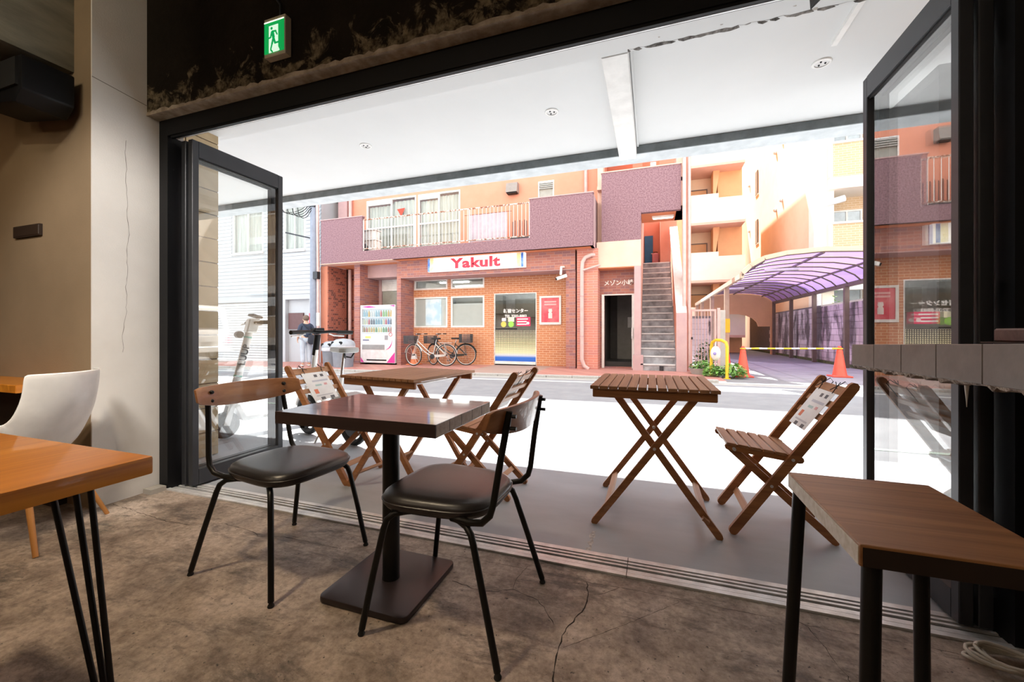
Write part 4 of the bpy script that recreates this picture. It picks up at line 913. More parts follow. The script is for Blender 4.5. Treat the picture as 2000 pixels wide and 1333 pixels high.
# things on and by the orange building
t = thing('shop_sign', 'long white shop sign with red lettering above the brick shop', 'sign', (-5, 11.15, 2.9))
brd = obj('board', B(-6.6, -3.42, 11.08, 11.2, 2.905, 3.33), M('white_sign_board', (0.88, 0.88, 0.86), 0.35, emit=0.25), t, bev=0.006)
obj('lettering', moved(text_mb('Yakult', 0.40, 0.015, 0.02, 1.42), -4.98, 11.072, 3.11), m_red, t, label='red rounded lettering')
for s, x in ((1, -6.59), (-1, -3.47)):
    obj('yellow_fade', B(min(x+s*0.08, x+s*0.2), max(x+s*0.08, x+s*0.2), 11.074, 11.081, 2.92, 3.32), M('pale_yellow_band', (0.85, 0.78, 0.35), 0.4, col2=(0.86, 0.84, 0.65), scale=6), brd)
    obj('blue_band', B(min(x+s*0.0, x+s*0.07), max(x+s*0.0, x+s*0.07), 11.070, 11.081, 2.915, 3.32), M('blue_band', (0.02, 0.14, 0.62), 0.4, col2=(0.25, 0.45, 0.85), scale=9), brd)
t = thing('poster', 'framed red advertising poster on the brick wall right of the shop door', 'poster', (-2.9, 11.93, 1.7))
obj('frame', wall_holes(-3.22, -2.55, 1.26, 2.13, 11.91, 11.95, [(-3.16, -2.61, 1.33, 2.07)]), m_whiteplastic, t)
ps = obj('print', B(-3.17, -2.60, 11.93, 11.945, 1.32, 2.08), M('pink_red_print', (0.62, 0.06, 0.10), 0.4, col2=(0.72, 0.20, 0.22), scale=3), t)
obj('bottle_print', MB().prism([(-2.945, 1.45), (-2.825, 1.45), (-2.825, 1.60), (-2.85, 1.63), (-2.825, 1.66), (-2.835, 1.74), (-2.935, 1.74), (-2.945, 1.66), (-2.92, 1.63), (-2.945, 1.60)], 'xz', 11.926, 11.931), M('pale_print', (0.82, 0.72, 0.70), 0.4), ps)
for z in (1.95, 1.87): obj('title_bar', B(-3.07, -2.70, 11.926, 11.931, z-0.025, z+0.025), M('pink_print', (0.80, 0.45, 0.45), 0.4), ps)
t = thing('security_camera', 'white security camera under the frieze by the brick pillar', 'camera', (-2.35, 11.1, 2.6))
obj('mount', MB().tube([(-2.32, 11.2, 2.86), (-2.36, 11.05, 2.84), (-2.37, 11.03, 2.62)], 0.035, 8), m_whiteplastic, t, smooth=60)
obj('body', MB().beam((-2.22, 11.08, 2.60), (-2.47, 10.94, 2.50), 0.10, 0.09), m_whiteplastic, t, bev=0.01)
obj('lens', MB().beam((-2.465, 10.943, 2.502), (-2.49, 10.93, 2.492), 0.06, 0.06), m_black, t)
t = thing('air_conditioner', 'white air conditioner unit on the balcony behind the railing', 'air conditioner', (-9.1, 11.4, 3.45))
obj('body', B(-9.55, -8.72, 11.3, 11.6, 3.50, 4.12), m_whiteplastic, t, bev=0.02)
obj('grille', MB().lathe([(0.22, 11.285), (0.23, 11.302)], (-9.22, 0, 3.81), 20, 'y'), M('dark_grille', (0.12, 0.12, 0.13), 0.6), t)
obj('top_cover', B(-9.58, -8.70, 11.26, 11.64, 4.12, 4.17), m_white, t)
t = thing('storage_box', 'white plastic cover stacked on the balcony air conditioner', 'box', (-9.1, 11.4, 4.17))
obj('body', B(-9.5, -8.75, 11.3, 11.6, 4.17, 4.46), m_whiteplastic, t, bev=0.05, seg=2); obj('lid', B(-9.53, -8.72, 11.27, 11.63, 4.46, 4.49), m_white, t)
t = thing('laundry_sheet', 'grey lilac sheet hanging behind the balcony railing', 'sheet', (-4.4, 11.05, 3.7))
vs = []; fs = []
for i in range(31):
    x = -5.45+1.2*i/30+0.0; yy = 11.02+0.02*math.sin(i*0.9)
    vs += [(x+0.3, yy, 3.72), (x+0.3, yy, 4.52)]
    if i: fs.append((2*i-2, 2*i, 2*i+1, 2*i-1))
obj('cloth', MB().add(vs, fs), M('lilac_cloth', (0.50, 0.44, 0.50), 0.9), t, smooth=70, fixn=False)
obj('line', MB().tube([(-5.3, 11.02, 4.53), (-3.8, 11.02, 4.53)], 0.006, 5), m_string, t)
t = thing('plant_rack', 'small dark rack behind the railing beside the purple parapet', 'rack', (-3.6, 11.1, 3.45))
for k in range(7): obj('rack_bar', MB().tube([(-3.78+0.07*k, 11.05, 3.46), (-3.78+0.07*k, 11.05, 4.22+0.03*(k % 2))], 0.010, 5), m_alu_grey, t)
obj('rack_box', B(-3.84, -3.28, 11.0, 11.2, 3.45, 3.78), M('dark_box', (0.09, 0.085, 0.1), 0.7), t)
t = thing('suitcase', 'pink suitcase beside the blue door at the top of the stairs', 'suitcase', (0.14, 16.0, 3.4))
obj('shell', B(0.03, 0.27, 15.9, 16.1, 3.43, 3.97), M('pink_case', (0.65, 0.25, 0.27), 0.4), t, bev=0.05, seg=3, smooth=50); obj('handle', MB().tube([(0.09, 16, 3.96), (0.09, 16, 4.02), (0.21, 16, 4.02), (0.21, 16, 3.96)], 0.012, 6), m_black, t)

# vending machine
vx0, vx1, vy = -9.22, -7.86, 11.17; g = gz(-8.5)+0.03
t = thing('vending_machine', 'white drinks vending machine with pink trim beside the brick pillar', 'vending machine', (-8.54, 11.5, g))
m_vw = M('vending_white', (0.84, 0.83, 0.85), 0.3); m_pink = M('magenta_trim', (0.72, 0.05, 0.36), 0.4)
obj('cabinet', MB().box(vx0, vx1, vy+0.12, vy+0.75, g+0.06, 1.93).box(vx0, vx1, vy, vy+0.12, g+0.06, 1.02).box(vx0, vx1, vy, vy+0.12, 1.80, 1.93).box(vx0, vx0+0.05, vy, vy+0.12, 1.02, 1.80).box(vx1-0.13, vx1, vy, vy+0.12, 1.02, 1.80), m_vw, t)
obj('backlight', B(vx0+0.05, vx1-0.13, vy+0.112, vy+0.119, 1.02, 1.80), flat('vending_light', (0.70, 0.76, 0.80), 0.12), t)
obj('window', B(vx0+0.05, vx1-0.13, vy+0.002, vy+0.008, 1.02, 1.80), m_winglass, t)
rv = random.Random(5); pal = [[(0.35, 0.6, 0.75), (0.8, 0.82, 0.84), (0.75, 0.15, 0.15), (0.3, 0.62, 0.2), (0.8, 0.5, 0.1)], [(0.75, 0.8, 0.6), (0.1, 0.14, 0.2), (0.2, 0.45, 0.6), (0.72, 0.1, 0.15), (0.12, 0.2, 0.6)], [(0.5, 0.3, 0.1), (0.72, 0.5, 0.12), (0.8, 0.72, 0.3), (0.15, 0.4, 0.15), (0.6, 0.2, 0.12)]]
for r_ in range(3):
    zb_ = 1.56 - 0.255*r_
    obj('shelf', B(vx0+0.05, vx1-0.13, vy+0.01, vy+0.11, zb_-0.035, zb_-0.02), m_whiteplastic, t)
    for k in range(12):
        x = vx0+0.11+0.096*k; c = pal[r_][min(4, k*5//12 if rv.random() < 0.75 else rv.randrange(5))]; h = (0.20, 0.17, 0.15)[r_]
        bt_ = obj('bottle', MB().lathe([(0.027, zb_-0.02), (0.028, zb_+h*0.6), (0.014, zb_+h*0.85), (0.014, zb_+h)], (x, vy+0.06, 0), 8), M('drink_%d_%d_%d' % tuple(int(q*100) for q in c), tuple(q*0.75 for q in c), 0.3), t, smooth=50)
    obj('button_strip', B(vx0+0.06, vx1-0.14, vy-0.004, vy+0.003, zb_-0.06, zb_-0.04), M('button_blue', (0.4, 0.5, 0.62), 0.4), t)
obj('info_panel', B(vx0+0.07, vx0+0.50, vy-0.004, vy+0.001, 0.70, 0.93), M('panel_pale', (0.74, 0.76, 0.78), 0.4), t)
obj('info_mark', B(vx0+0.2, vx0+0.42, vy-0.006, vy-0.003, 0.83, 0.90), M('mark_yellow', (0.75, 0.72, 0.2), 0.4), t)
obj('info_mark', B(vx0+0.1, vx0+0.35, vy-0.006, vy-0.003, 0.75, 0.79), M('mark_navy', (0.15, 0.17, 0.3), 0.4), t)
obj('coin_panel', B(vx1-0.40, vx1-0.27, vy-0.005, vy+0.001, 0.78, 0.93), M('coin_grey', (0.3, 0.3, 0.33), 0.4), t)
obj('ring_mark', MB().tube(arc((vx1-0.17, 0.96), 0.06, 0, 360, 14, 'xz', vy-0.004)[:-1], 0.010, 5, closed=True), M('ring_red', (0.6, 0.12, 0.15), 0.4), t)
obj('delivery_flap', B(vx0+0.07, vx1-0.40, vy-0.010, vy+0.001, 0.46, 0.62), M('flap_grey', (0.34, 0.35, 0.36), 0.3), t, bev=0.004)
obj('kick_slot', B(vx0+0.25, vx1-0.33, vy-0.004, vy+0.001, g+0.13, g+0.17), m_black, t)
obj('pink_swoosh', MB().tube(arc((vx1-0.42, 0.75), 0.30, -75, 5, 10, 'xz', vy-0.001), [0.004, 0.010, 0.014, 0.016, 0.018, 0.018, 0.016, 0.014, 0.010, 0.006, 0.002], 5), m_pink, t)
obj('pink_swoosh', MB().prism([(vx0+0.02, 1.88), (vx0+0.35, 1.91), (vx0+0.65, 1.85), (vx0+0.3, 1.84)], 'xz', vy-0.002, vy), m_pink, t)
obj('pink_swoosh', MB().prism([(vx1-0.24, 1.91), (vx1-0.02, 1.92), (vx1-0.02, 1.86)], 'xz', vy-0.002, vy), m_pink, t)
obj('pink_corner', MB().prism([(vx1-0.32, g+0.07), (vx1-0.01, g+0.07), (vx1-0.01, g+0.42), (vx1-0.12, g+0.30)], 'xz', vy-0.002, vy), m_pink, t)
obj('pink_corner', MB().prism([(vx0+0.01, g+0.07), (vx0+0.14, g+0.07), (vx0+0.01, g+0.24)], 'xz', vy-0.002, vy), m_pink, t)
for x in (vx0+0.1, vx1-0.1): obj('foot', B(x-0.05, x+0.05, vy+0.1, vy+0.65, g, g+0.07), m_black, t)
# bins
def bin_(x, y, r, h, label):
    g_ = gz(x)+0.03
    t = thing('trash_bin', label, 'bin', (x, y, g_), group='bins beside the vending machine')
    obj('body', MB().lathe([(r*0.84, g_), (r*0.97, g_+h*0.68), (r, g_+h*0.70)], (x, y, 0), 22), M('bin_grey_blue', (0.25, 0.30, 0.36), 0.5), t, smooth=50)
    obj('bin_liner', MB().lathe([(r*1.03, g_+h*0.60), (r*1.06, g_+h*0.66), (r*1.02, g_+h*0.74), (r*0.98, g_+h*0.76)], (x, y, 0), 22), M('clear_liner', (0.62, 0.66, 0.74), 0.3), t, smooth=50)
    ld = obj('lid', MB().lathe([(r*1.03, g_+h*0.74), (r*1.03, g_+h*0.80), (r*0.9, g_+h*0.90), (r*0.6, g_+h*0.97), (0.01, g_+h)], (x, y, 0), 22), M('bin_lid', (0.42, 0.47, 0.53), 0.45), t, smooth=50)
    for s in (-1, 1):
        obj('hole', MB().lathe([(0.055, y-r*0.90), (0.055, y-r*0.70)], (x+s*r*0.42, 0, g_+h*0.84), 14, 'y'), m_black, ld)
bin_(-9.02, 10.15, 0.34, 0.88, 'big round grey bin with a clear liner left of the vending machine')
bin_(-9.72, 10.42, 0.30, 0.80, 'smaller grey bin half hidden behind the big round bin')

# ------------------------------------------------------------------ bicycles, cones, scooters
def spokes(mb, c, r, n=16):
    for k in range(n):
        a = 2*PI*k/n + 0.1; b = a + 0.25
        mb.tube([(c[0]+0.02*math.cos(b), c[1]+0.012*(-1)**k, c[2]+0.02*math.sin(b)), (c[0]+r*math.cos(a), c[1], c[2]+r*math.sin(a))], 0.0022, 4)
    return mb
m_chrome = M('bright_metal', (0.6, 0.6, 0.6), 0.25, 0.9)
def bicycle(label, loc, rz, frame_mat, rim_mat, basket_mat, steer=0, rear_basket=False):
    """local: heading -x, wheels at x = -0.54 and 0.54"""
    t = thing('bicycle', label, 'bicycle', loc, rz, group='bicycles against the brick shop wall')
    def wheel(cx, rot):
        w = obj('wheel', MB().tube([(0.325*math.cos(2*PI*k/32), 0, 0.325*math.sin(2*PI*k/32)) for k in range(32)], 0.017, 6, closed=True), m_rubber, t, smooth=60, world=False)
        w.location = (cx, 0, 0.342); w.rotation_euler = (0, 0, rot)
        obj('rim', MB().tube([(0.303*math.cos(2*PI*k/32), 0, 0.303*math.sin(2*PI*k/32)) for k in range(32)], 0.011, 5, closed=True), rim_mat, w, smooth=60, world=False)
        obj('spokes', spokes(MB(), (0, 0, 0), 0.30), m_chrome, w, world=False)
        obj('hub', MB().lathe([(0.025, -0.04), (0.025, 0.04)], (0, 0, 0), 10, 'y'), m_alu_grey, w, world=False)
        obj('mudguard', MB().tube([(0.352*math.cos(R(a)), 0, 0.352*math.sin(R(a))) for a in (range(20, 171, 10) if cx < 0 else range(10, 161, 10))], 0.014, 5), frame_mat, w, smooth=60, world=False)
        return w
    wheel(-0.54, R(steer)); wheel(0.54, 0)
    hx = -0.40
    obj('frame', MB().tube([(hx, 0, 0.78), (-0.2, 0, 0.60), (0.0, 0, 0.42), (0.14, 0, 0.38)], 0.016, 8).tube([(hx-0.03, 0, 0.70), (-0.22, 0, 0.48), (0.02, 0, 0.32), (0.10, 0, 0.30)], 0.018, 8)
        .tube([(0.10, 0, 0.29), (0.20, 0, 0.72)], 0.016, 8).tube([(0.10, 0.03, 0.30), (0.54, 0.05, 0.342)], 0.010, 6).tube([(0.10, -0.03, 0.30), (0.54, -0.05, 0.342)], 0.010, 6)
        .tube([(0.19, 0.02, 0.68), (0.54, 0.05, 0.342)], 0.009, 6).tube([(0.19, -0.02, 0.68), (0.54, -0.05, 0.342)], 0.009, 6).tube([(hx+0.01, 0, 0.84), (hx-0.04, 0, 0.66)], 0.020, 8), frame_mat, t, smooth=60, world=False)
    obj('fork', MB().tube([(hx-0.04, 0.045, 0.68), (-0.50, 0.05, 0.45), (-0.54, 0.05, 0.342)], 0.011, 6).tube([(hx-0.04, -0.045, 0.68), (-0.50, -0.05, 0.45), (-0.54, -0.05, 0.342)], 0.011, 6), frame_mat, t, smooth=60, world=False)
    hb = obj('handlebar', MB().tube([(hx+0.02, 0, 0.84), (hx+0.05, 0, 0.98)], 0.012, 8).tube([(hx+0.20, -0.27, 1.0), (hx+0.05, -0.25, 1.0), (hx-0.02, -0.12, 0.98), (hx+0.05, 0, 0.98), (hx-0.02, 0.12, 0.98), (hx+0.05, 0.25, 1.0), (hx+0.20, 0.27, 1.0)], 0.011, 8), m_chrome, t, smooth=60, world=False)
    for s in (-1, 1): obj('grip', MB().tube([(hx+0.10, s*0.257, 1.0), (hx+0.21, s*0.271, 1.0)], 0.016, 8), m_rubber, hb, smooth=60, world=False)
    obj('seat_post', MB().tube([(0.195, 0, 0.70), (0.225, 0, 0.83)], 0.012, 8), m_chrome, t, world=False)
    obj('saddle', MB().prism([(0.06, -0.03), (0.16, -0.04), (0.30, -0.10), (0.34, -0.06), (0.34, 0.06), (0.30, 0.10), (0.16, 0.04), (0.06, 0.03)], 'xy', 0.83, 0.88), m_rubber, t, bev=0.015, seg=2, smooth=50, world=False)
    def basket(x0, x1, z0, z1):
        b = MB()
        for k in range(9):
            x = x0+(x1-x0)*k/8
            for s in (-1, 1): b.beam((x, s*0.13, z0), (x, s*0.16, z1), 0.012, 0.012)
        for k in range(7):
            y = -0.13+0.26*k/6
            for x in (x0, x1): b.beam((x, y, z0), (x, y*1.2, z1), 0.012, 0.012)
        for k in range(6):
            z = z0+(z1-z0)*k/5; q = 0.13+0.03*k/5
            b.beam((x0, -q, z), (x1, -q, z), 0.012, 0.012); b.beam((x0, q, z), (x1, q, z), 0.012, 0.012); b.beam((x0, -q, z), (x0, q, z), 0.012, 0.012); b.beam((x1, -q, z), (x1, q, z), 0.012, 0.012)
        b.box(x0, x1, -0.13, 0.13, z0, z0+0.01)
        return b
    obj('basket', basket(-0.80, -0.47, 0.70, 0.94), basket_mat, t, world=False)
    obj('rear_rack', MB().box(0.32, 0.74, -0.07, 0.07, 0.72, 0.735).beam((0.5, 0.06, 0.72), (0.54, 0.06, 0.36), 0.012, 0.012).beam((0.5, -0.06, 0.72), (0.54, -0.06, 0.36), 0.012, 0.012), frame_mat, t, world=False)
    if rear_basket: obj('rear_basket', basket(0.36, 0.72, 0.735, 0.99), basket_mat, t, world=False)
    obj('chain_guard', MB().prism([(0.06, 0.26), (0.5, 0.31), (0.5, 0.37), (0.06, 0.36)], 'xz', -0.055, -0.045), frame_mat, t, world=False)
    obj('crank', MB().lathe([(0.08, -0.062), (0.08, -0.056)], (0.10, 0, 0.30), 16, 'y').beam((0.10, -0.07, 0.30), (0.02, -0.07, 0.16), 0.02, 0.01).beam((0.10, 0.07, 0.30), (0.18, 0.07, 0.44), 0.02, 0.01).box(-0.03, 0.06, -0.16, -0.07, 0.15, 0.17).box(0.14, 0.23, 0.07, 0.16, 0.43, 0.45), m_alu_grey, t, world=False)
    obj('kickstand', MB().tube([(0.54, 0.06, 0.34), (0.62, 0.16, 0.01)], 0.008, 6), m_chrome, t, world=False)
    return t
m_silver = M('silver_frame', (0.62, 0.62, 0.60), 0.35, 0.4); m_darkframe = M('black_frame', (0.03, 0.035, 0.032), 0.4); m_basket = M('dark_basket', (0.06, 0.07, 0.08), 0.6)
bx, by = -6.50, 11.04
bicycle('silver bicycle in front, with a dark basket and white tube frame', (bx, by, gz(bx)+0.03), R(8), m_silver, m_silver, m_basket, steer=-18)
bicycle('black bicycle with front and rear baskets, behind the silver one', (bx+0.42, by+0.50, gz(bx)+0.03), R(10), m_darkframe, m_silver, m_basket, steer=-38, rear_basket=True)
m_cone = M('cone_red', (0.85, 0.09, 0.045), 0.45, col2=(0.78, 0.07, 0.035)); m_coneor = M('cone_orange', (0.75, 0.22, 0.08), 0.5)
def cone(x, y, label, mat=m_cone, h=0.70, g=None, band=False, grp='red traffic cones on the driveway'):
    g = (0.03 if x < 1.45 else 0.01) + gz(x) if g is None else g
    t = thing('traffic_cone', label, 'cone', (x, y, g), group=grp)
    obj('base', B(x-0.19, x+0.19, y-0.19, y+0.19, g, g+0.03), mat if grp else mat, t, bev=0.01)
    bd_ = obj('body', MB().lathe([(0.15, g+0.03), (0.135, g+0.05), (0.045, g+h*0.93), (0.035, g+h*0.95), (0.03, g+h)], (x, y, 0), 20), mat, t, smooth=50)
    obj('collar', MB().lathe([(0.066, g+h*0.80), (0.052, g+h*0.86)], (x, y, 0), 16), mat, bd_)
    if band: obj('white_band', MB().lathe([(0.107, g+h*0.38), (0.068, g+h*0.72)], (x, y, 0), 20), m_whiteplastic, bd_, smooth=50)
    return t
cone(1.98, 10.45, 'red traffic cone by the green plants, left end of the striped bar')
cone(4.06, 11.15, 'red traffic cone at the right end of the striped bar, behind the tiled counter')
cone(2.0, 12.8, 'red traffic cone behind the yellow sleeved carport post', h=0.75)
cone(-7.32, 11.45, 'orange and white cone behind the silver bicycle front wheel', m_coneor, 0.5, band=True, grp='cones by the bicycles')
t = thing('cone_bar', 'yellow and white striped bar between the two red cones', 'barrier bar', (3.0, 10.8, 0.62))
N_ = 12
for k in range(N_):
    a = Vector((1.98, 10.45, 0.655)).lerp(Vector((4.06, 11.15, 0.655)), k/N_); b = Vector((1.98, 10.45, 0.655)).lerp(Vector((4.06, 11.15, 0.655)), (k+1)/N_)
    obj('bar_segment', MB().tube([a, b], 0.018, 8), M('bar_yellow', (0.80, 0.55, 0.03), 0.5) if k % 2 else M('bar_white', (0.72, 0.72, 0.70), 0.5), t, smooth=60)
for x, y in ((1.98, 10.45), (4.06, 11.15)): obj('end_ring', MB().tube([(x+0.055*math.cos(2*PI*k/14), y+0.055*math.sin(2*PI*k/14), 0.655) for k in range(14)], 0.012, 5, closed=True), MATS['bar_yellow'], t)

# electric scooter seen through the left glass door
m_scw = M('scooter_white', (0.84, 0.84, 0.82), 0.35); m_scg = M('scooter_mint', (0.25, 0.6, 0.5), 0.4)
t = thing('electric_scooter', 'white electric kick scooter seen through the left glass door', 'scooter', (-3.88, 2.78, 0), R(72))
# local: front wheel at origin, deck towards +x
def wheel2(cx, r, name='wheel'):
    w = obj(name, MB().tube([(cx+(r-0.03)*math.cos(2*PI*k/24), 0, r+(r-0.03)*math.sin(2*PI*k/24)) for k in range(24)], 0.030, 8, closed=True), m_rubber, t, smooth=60, world=False)
    obj('hub', MB().lathe([(r*0.62, -0.022), (r*0.62, 0.022)], (cx, 0, r), 18, 'y'), m_alu_grey, w, world=False)
    return w
wheel2(0, 0.13); wheel2(0.82, 0.13)
obj('fork', MB().beam((0, 0.05, 0.13), (0.05, 0.05, 0.33), 0.016, 0.05).beam((0, -0.05, 0.13), (0.05, -0.05, 0.33), 0.016, 0.05).box(0.02, 0.09, -0.06, 0.06, 0.31, 0.35), m_scw, t, world=False)
stem = obj('stem', MB().tube([(0.05, 0, 0.32), (0.09, 0, 0.50), (0.215, 0, 1.05), (0.23, 0, 1.12)], [0.045, 0.037, 0.033, 0.033], 14), m_scw, t, smooth=60, world=False)
Mt = Matrix.Translation((0.153, -0.037, 0.80)) @ Matrix.Rotation(R(-77), 4, 'Y')
obj('lettering', moved(text_mb('LUUP', 0.085, 0.002, 0.004), 0, 0, 0, Mt), m_black, stem, world=False)
obj('mint_ring', MB().tube([(0.108, 0, 0.585), (0.1115, 0, 0.60)], 0.0375, 14), m_scg, stem, world=False)
obj('mint_ring', MB().tube([(0.195, 0, 0.965), (0.198, 0, 0.98)], 0.036, 14), m_scg, stem, world=False)
obj('head_unit', MB().prism([(0.17, 1.02), (0.27, 1.02), (0.30, 1.16), (0.20, 1.16)], 'xz', -0.045, 0.045), m_scw, t, bev=0.01, world=False)
obj('handlebar', MB().tube([(0.28, -0.26, 1.12), (0.25, -0.12, 1.12), (0.24, 0.12, 1.12), (0.28, 0.26, 1.12)], 0.014, 8), m_black, t, smooth=60, world=False)
for s in (-1, 1):
    obj('grip', MB().tube([(0.255, s*0.15, 1.12), (0.285, s*0.28, 1.12)], 0.019, 10), m_rubber, t, smooth=60, world=False)
    obj('brake_lever', MB().tube([(0.23, s*0.12, 1.11), (0.20, s*0.17, 1.10), (0.23, s*0.25, 1.095)], 0.006, 6), m_alu, t, smooth=60, world=False)
obj('phone_mount', MB().beam((0.22, 0, 1.20), (0.32, 0.02, 1.17), 0.09, 0.025), M('brown_grey_mount', (0.17, 0.13, 0.10), 0.5), t, bev=0.006, world=False)
obj('lock_reel', MB().lathe([(0.035, -0.03), (0.035, 0.03)], (0.12, 0, 1.0), 12, 'y'), MATS['brown_grey_mount'], t, smooth=40, world=False)
obj('deck', MB().prism([(0.06, 0.30), (0.12, 0.16), (0.72, 0.16), (0.76, 0.20), (0.16, 0.20), (0.10, 0.33)], 'xz', -0.09, 0.09), m_scw, t, bev=0.008, world=False)
obj('rear_fender', MB().tube([(0.82+0.165*math.cos(R(a)), 0, 0.13+0.165*math.sin(R(a))) for a in range(20, 171, 15)], 0.028, 6), m_scw, t, smooth=60, world=False)
# small electric bike
t = thing('electric_bike', 'small white electric bike with grey rear cover behind the left folding chair', 'electric bike', (-2.52, 2.98, 0), R(165))
# local: heading +x, rear wheel at origin
wheel2(0.02, 0.20); wheel2(0.76, 0.20, 'wheel')
obj('frame', MB().tube([(0.02, 0.06, 0.20), (0.22, 0.05, 0.30), (0.45, 0, 0.32), (0.60, 0, 0.52), (0.66, 0, 0.66)], 0.030, 10).tube([(0.02, -0.06, 0.20), (0.22, -0.05, 0.30), (0.45, 0, 0.32)], 0.024, 10).tube([(0.30, 0, 0.30), (0.20, 0, 0.62)], 0.024, 10), m_scw, t, smooth=60, world=False)
obj('fork', MB().beam((0.76, 0.055, 0.20), (0.69, 0.055, 0.50), 0.02, 0.04).beam((0.76, -0.055, 0.20), (0.69, -0.055, 0.50), 0.02, 0.04).tube([(0.70, 0, 0.48), (0.62, 0, 0.90)], 0.026, 10), m_scw, t, smooth=50, world=False)
obj('steering_column', MB().tube([(0.645, 0, 0.80), (0.60, 0, 1.00)], 0.03, 10), m_black, t, smooth=60, world=False)
hbq = obj('handlebar', MB().tube([(0.50, -0.30, 1.02), (0.57, -0.12, 1.03), (0.60, 0, 1.02), (0.57, 0.12, 1.03), (0.50, 0.30, 1.02)], 0.015, 10), m_black, t, smooth=60, world=False)
for s in (-1, 1):
    obj('grip', MB().tube([(0.545, s*0.18, 1.024), (0.495, s*0.315, 1.02)], 0.020, 10), m_rubber, hbq, smooth=60, world=False)
    obj('brake_lever', MB().tube([(0.60, s*0.12, 1.01), (0.61, s*0.18, 0.99), (0.57, s*0.27, 0.985)], 0.007, 6), m_alu, hbq, smooth=60, world=False)
obj('display', MB().beam((0.60, -0.05, 1.05), (0.60, 0.05, 1.05), 0.08, 0.03), m_black, hbq, bev=0.006, world=False)
obj('seat_post', MB().tube([(0.205, 0, 0.60), (0.165, 0, 0.83)], 0.014, 8), m_chrome, t, smooth=60, world=False)
obj('saddle', MB().prism([(0.36, -0.025), (0.24, -0.04), (0.10, -0.095), (0.04, -0.075), (0.03, 0), (0.04, 0.075), (0.10, 0.095), (0.24, 0.04), (0.36, 0.025)], 'xy', 0.835, 0.885), M('grey_saddle', (0.42, 0.43, 0.42), 0.5), t, bev=0.02, seg=2, smooth=50, world=False)
obj('saddle_spring', MB().tube([(0.08, 0.05, 0.835), (0.10, 0.03, 0.79), (0.17, 0, 0.80)], 0.008, 6).tube([(0.08, -0.05, 0.835), (0.10, -0.03, 0.79), (0.17, 0, 0.80)], 0.008, 6), m_steel, t, smooth=60, world=False)
rcv = obj('rear_cover', MB().prism([(-0.16, 0.30), (-0.10, 0.46), (0.10, 0.475), (0.22, 0.45), (0.28, 0.28)], 'xz', -0.10, 0.10), M('satin_grey_cover', (0.42, 0.45, 0.45), 0.35, 0.2), t, bev=0.02, seg=2, smooth=50, world=False)
for x, z in ((0.18, 0.43), (0.22, 0.33), (-0.06, 0.42)):
    obj('screw', MB().lathe([(0.009, 0.098), (0.009, 0.106)], (x, 0, z), 8, 'y'), m_black, rcv, world=False)
obj('kickstand', MB().tube([(0.30, 0.06, 0.26), (0.34, 0.18, 0.01)], 0.009, 6), m_chrome, t, world=False)
obj('front_fender', MB().tube([(0.76+0.225*math.cos(R(a)), 0, 0.20+0.225*math.sin(R(a))) for a in range(20, 161, 14)], 0.022, 6), m_scw, t, smooth=60, world=False)

# ------------------------------------------------------------------ left side of the street
lb = thing('white_building', 'white siding house with a roller shutter left of the orange building', 'building', (-14, 11.6, 0))
m_siding = M('white_siding', (0.47, 0.50, 0.53), 0.6, col2=(0.445, 0.475, 0.505), scale=2)
hl = [(-15.6, -14.0, 4.1, 5.7), (-12.95, -11.95, 4.05, 5.75), (-17.2, -13.2, -0.2, 2.2), (-12.9, -11.75, -0.2, 2.25)]
obj('wall', wall_holes(-20, -11.2, -0.25, 9, 11.5, 11.7, hl), m_siding, lb)
for k in range(26):
    z = 2.45 + 0.14*k
    for a, b in ((-20, -15.65), (-13.95, -13.0), (-11.9, -11.22)) if 4.0 < z < 5.75 else ((-20, -11.22),):
        obj('siding_board', MB().add([(a, 11.478, z), (b, 11.478, z), (b, 11.499, z+0.13), (a, 11.499, z+0.13), (a, 11.5, z), (b, 11.5, z)], [(0, 1, 2, 3), (0, 4, 5, 1)]), m_siding, lb)
for a, b, c, d in hl[:2]:
    w = window(lb, a, b, 11.53, c, d, 0.05, mull=((a+b)/2,), trans=(), frame=m_white)
    vs = []; fs = []
    for i in range(31):
        x = a+(b-a)*i/30; yy = 11.62+0.02*math.sin(i*1.3); vs += [(x, yy, c), (x, yy, d)]
        if i: fs.append((2*i-2, 2*i, 2*i+1, 2*i-1))
    obj('curtain', MB().add(vs, fs), m_curtain, w, smooth=80, fixn=False)
    obj('sill', B(a-0.05, b+0.05, 11.42, 11.52, c-0.06, c), m_white, w)
shu = obj('roller_shutter', B(-17.2, -13.2, 11.6, 11.64, -0.2, 2.2), m_gutter, lb)
for k in range(24): obj('shutter_slat', MB().add([(-17.2, 11.585, -0.15+0.097*k), (-13.2, 11.585, -0.15+0.097*k), (-13.2, 11.60, -0.07+0.097*k), (-17.2, 11.60, -0.07+0.097*k)], [(0, 1, 2, 3)]), M('shutter_white', (0.70, 0.71, 0.72), 0.5), shu)
obj('rear_volume', MB().box(-20, -11.2, 12.6, 19, -0.25, 9).box(-20, -11.2, 11.7, 12.6, 5.9, 9).box(-20, -13.0, 11.9, 12.6, -0.25, 6).box(-11.75, -11.2, 11.7, 12.6, -0.25, 6).box(-13.0, -11.7, 11.7, 12.6, 2.3, 6), m_siding, lb)
obj('porch_wall', MB().box(-12.9, -11.75, 11.66, 11.72, -0.2, 2.25), m_siding, lb)
obj('porch_board', B(-12.85, -12.15, 11.60, 11.66, 1.15, 1.75), M('dark_red_board', (0.13, 0.06, 0.06), 0.5), lb)
t = thing('notice_board', 'red framed notice on the white house beside the utility pole', 'notice', (-11.6, 11.45, 1.4))
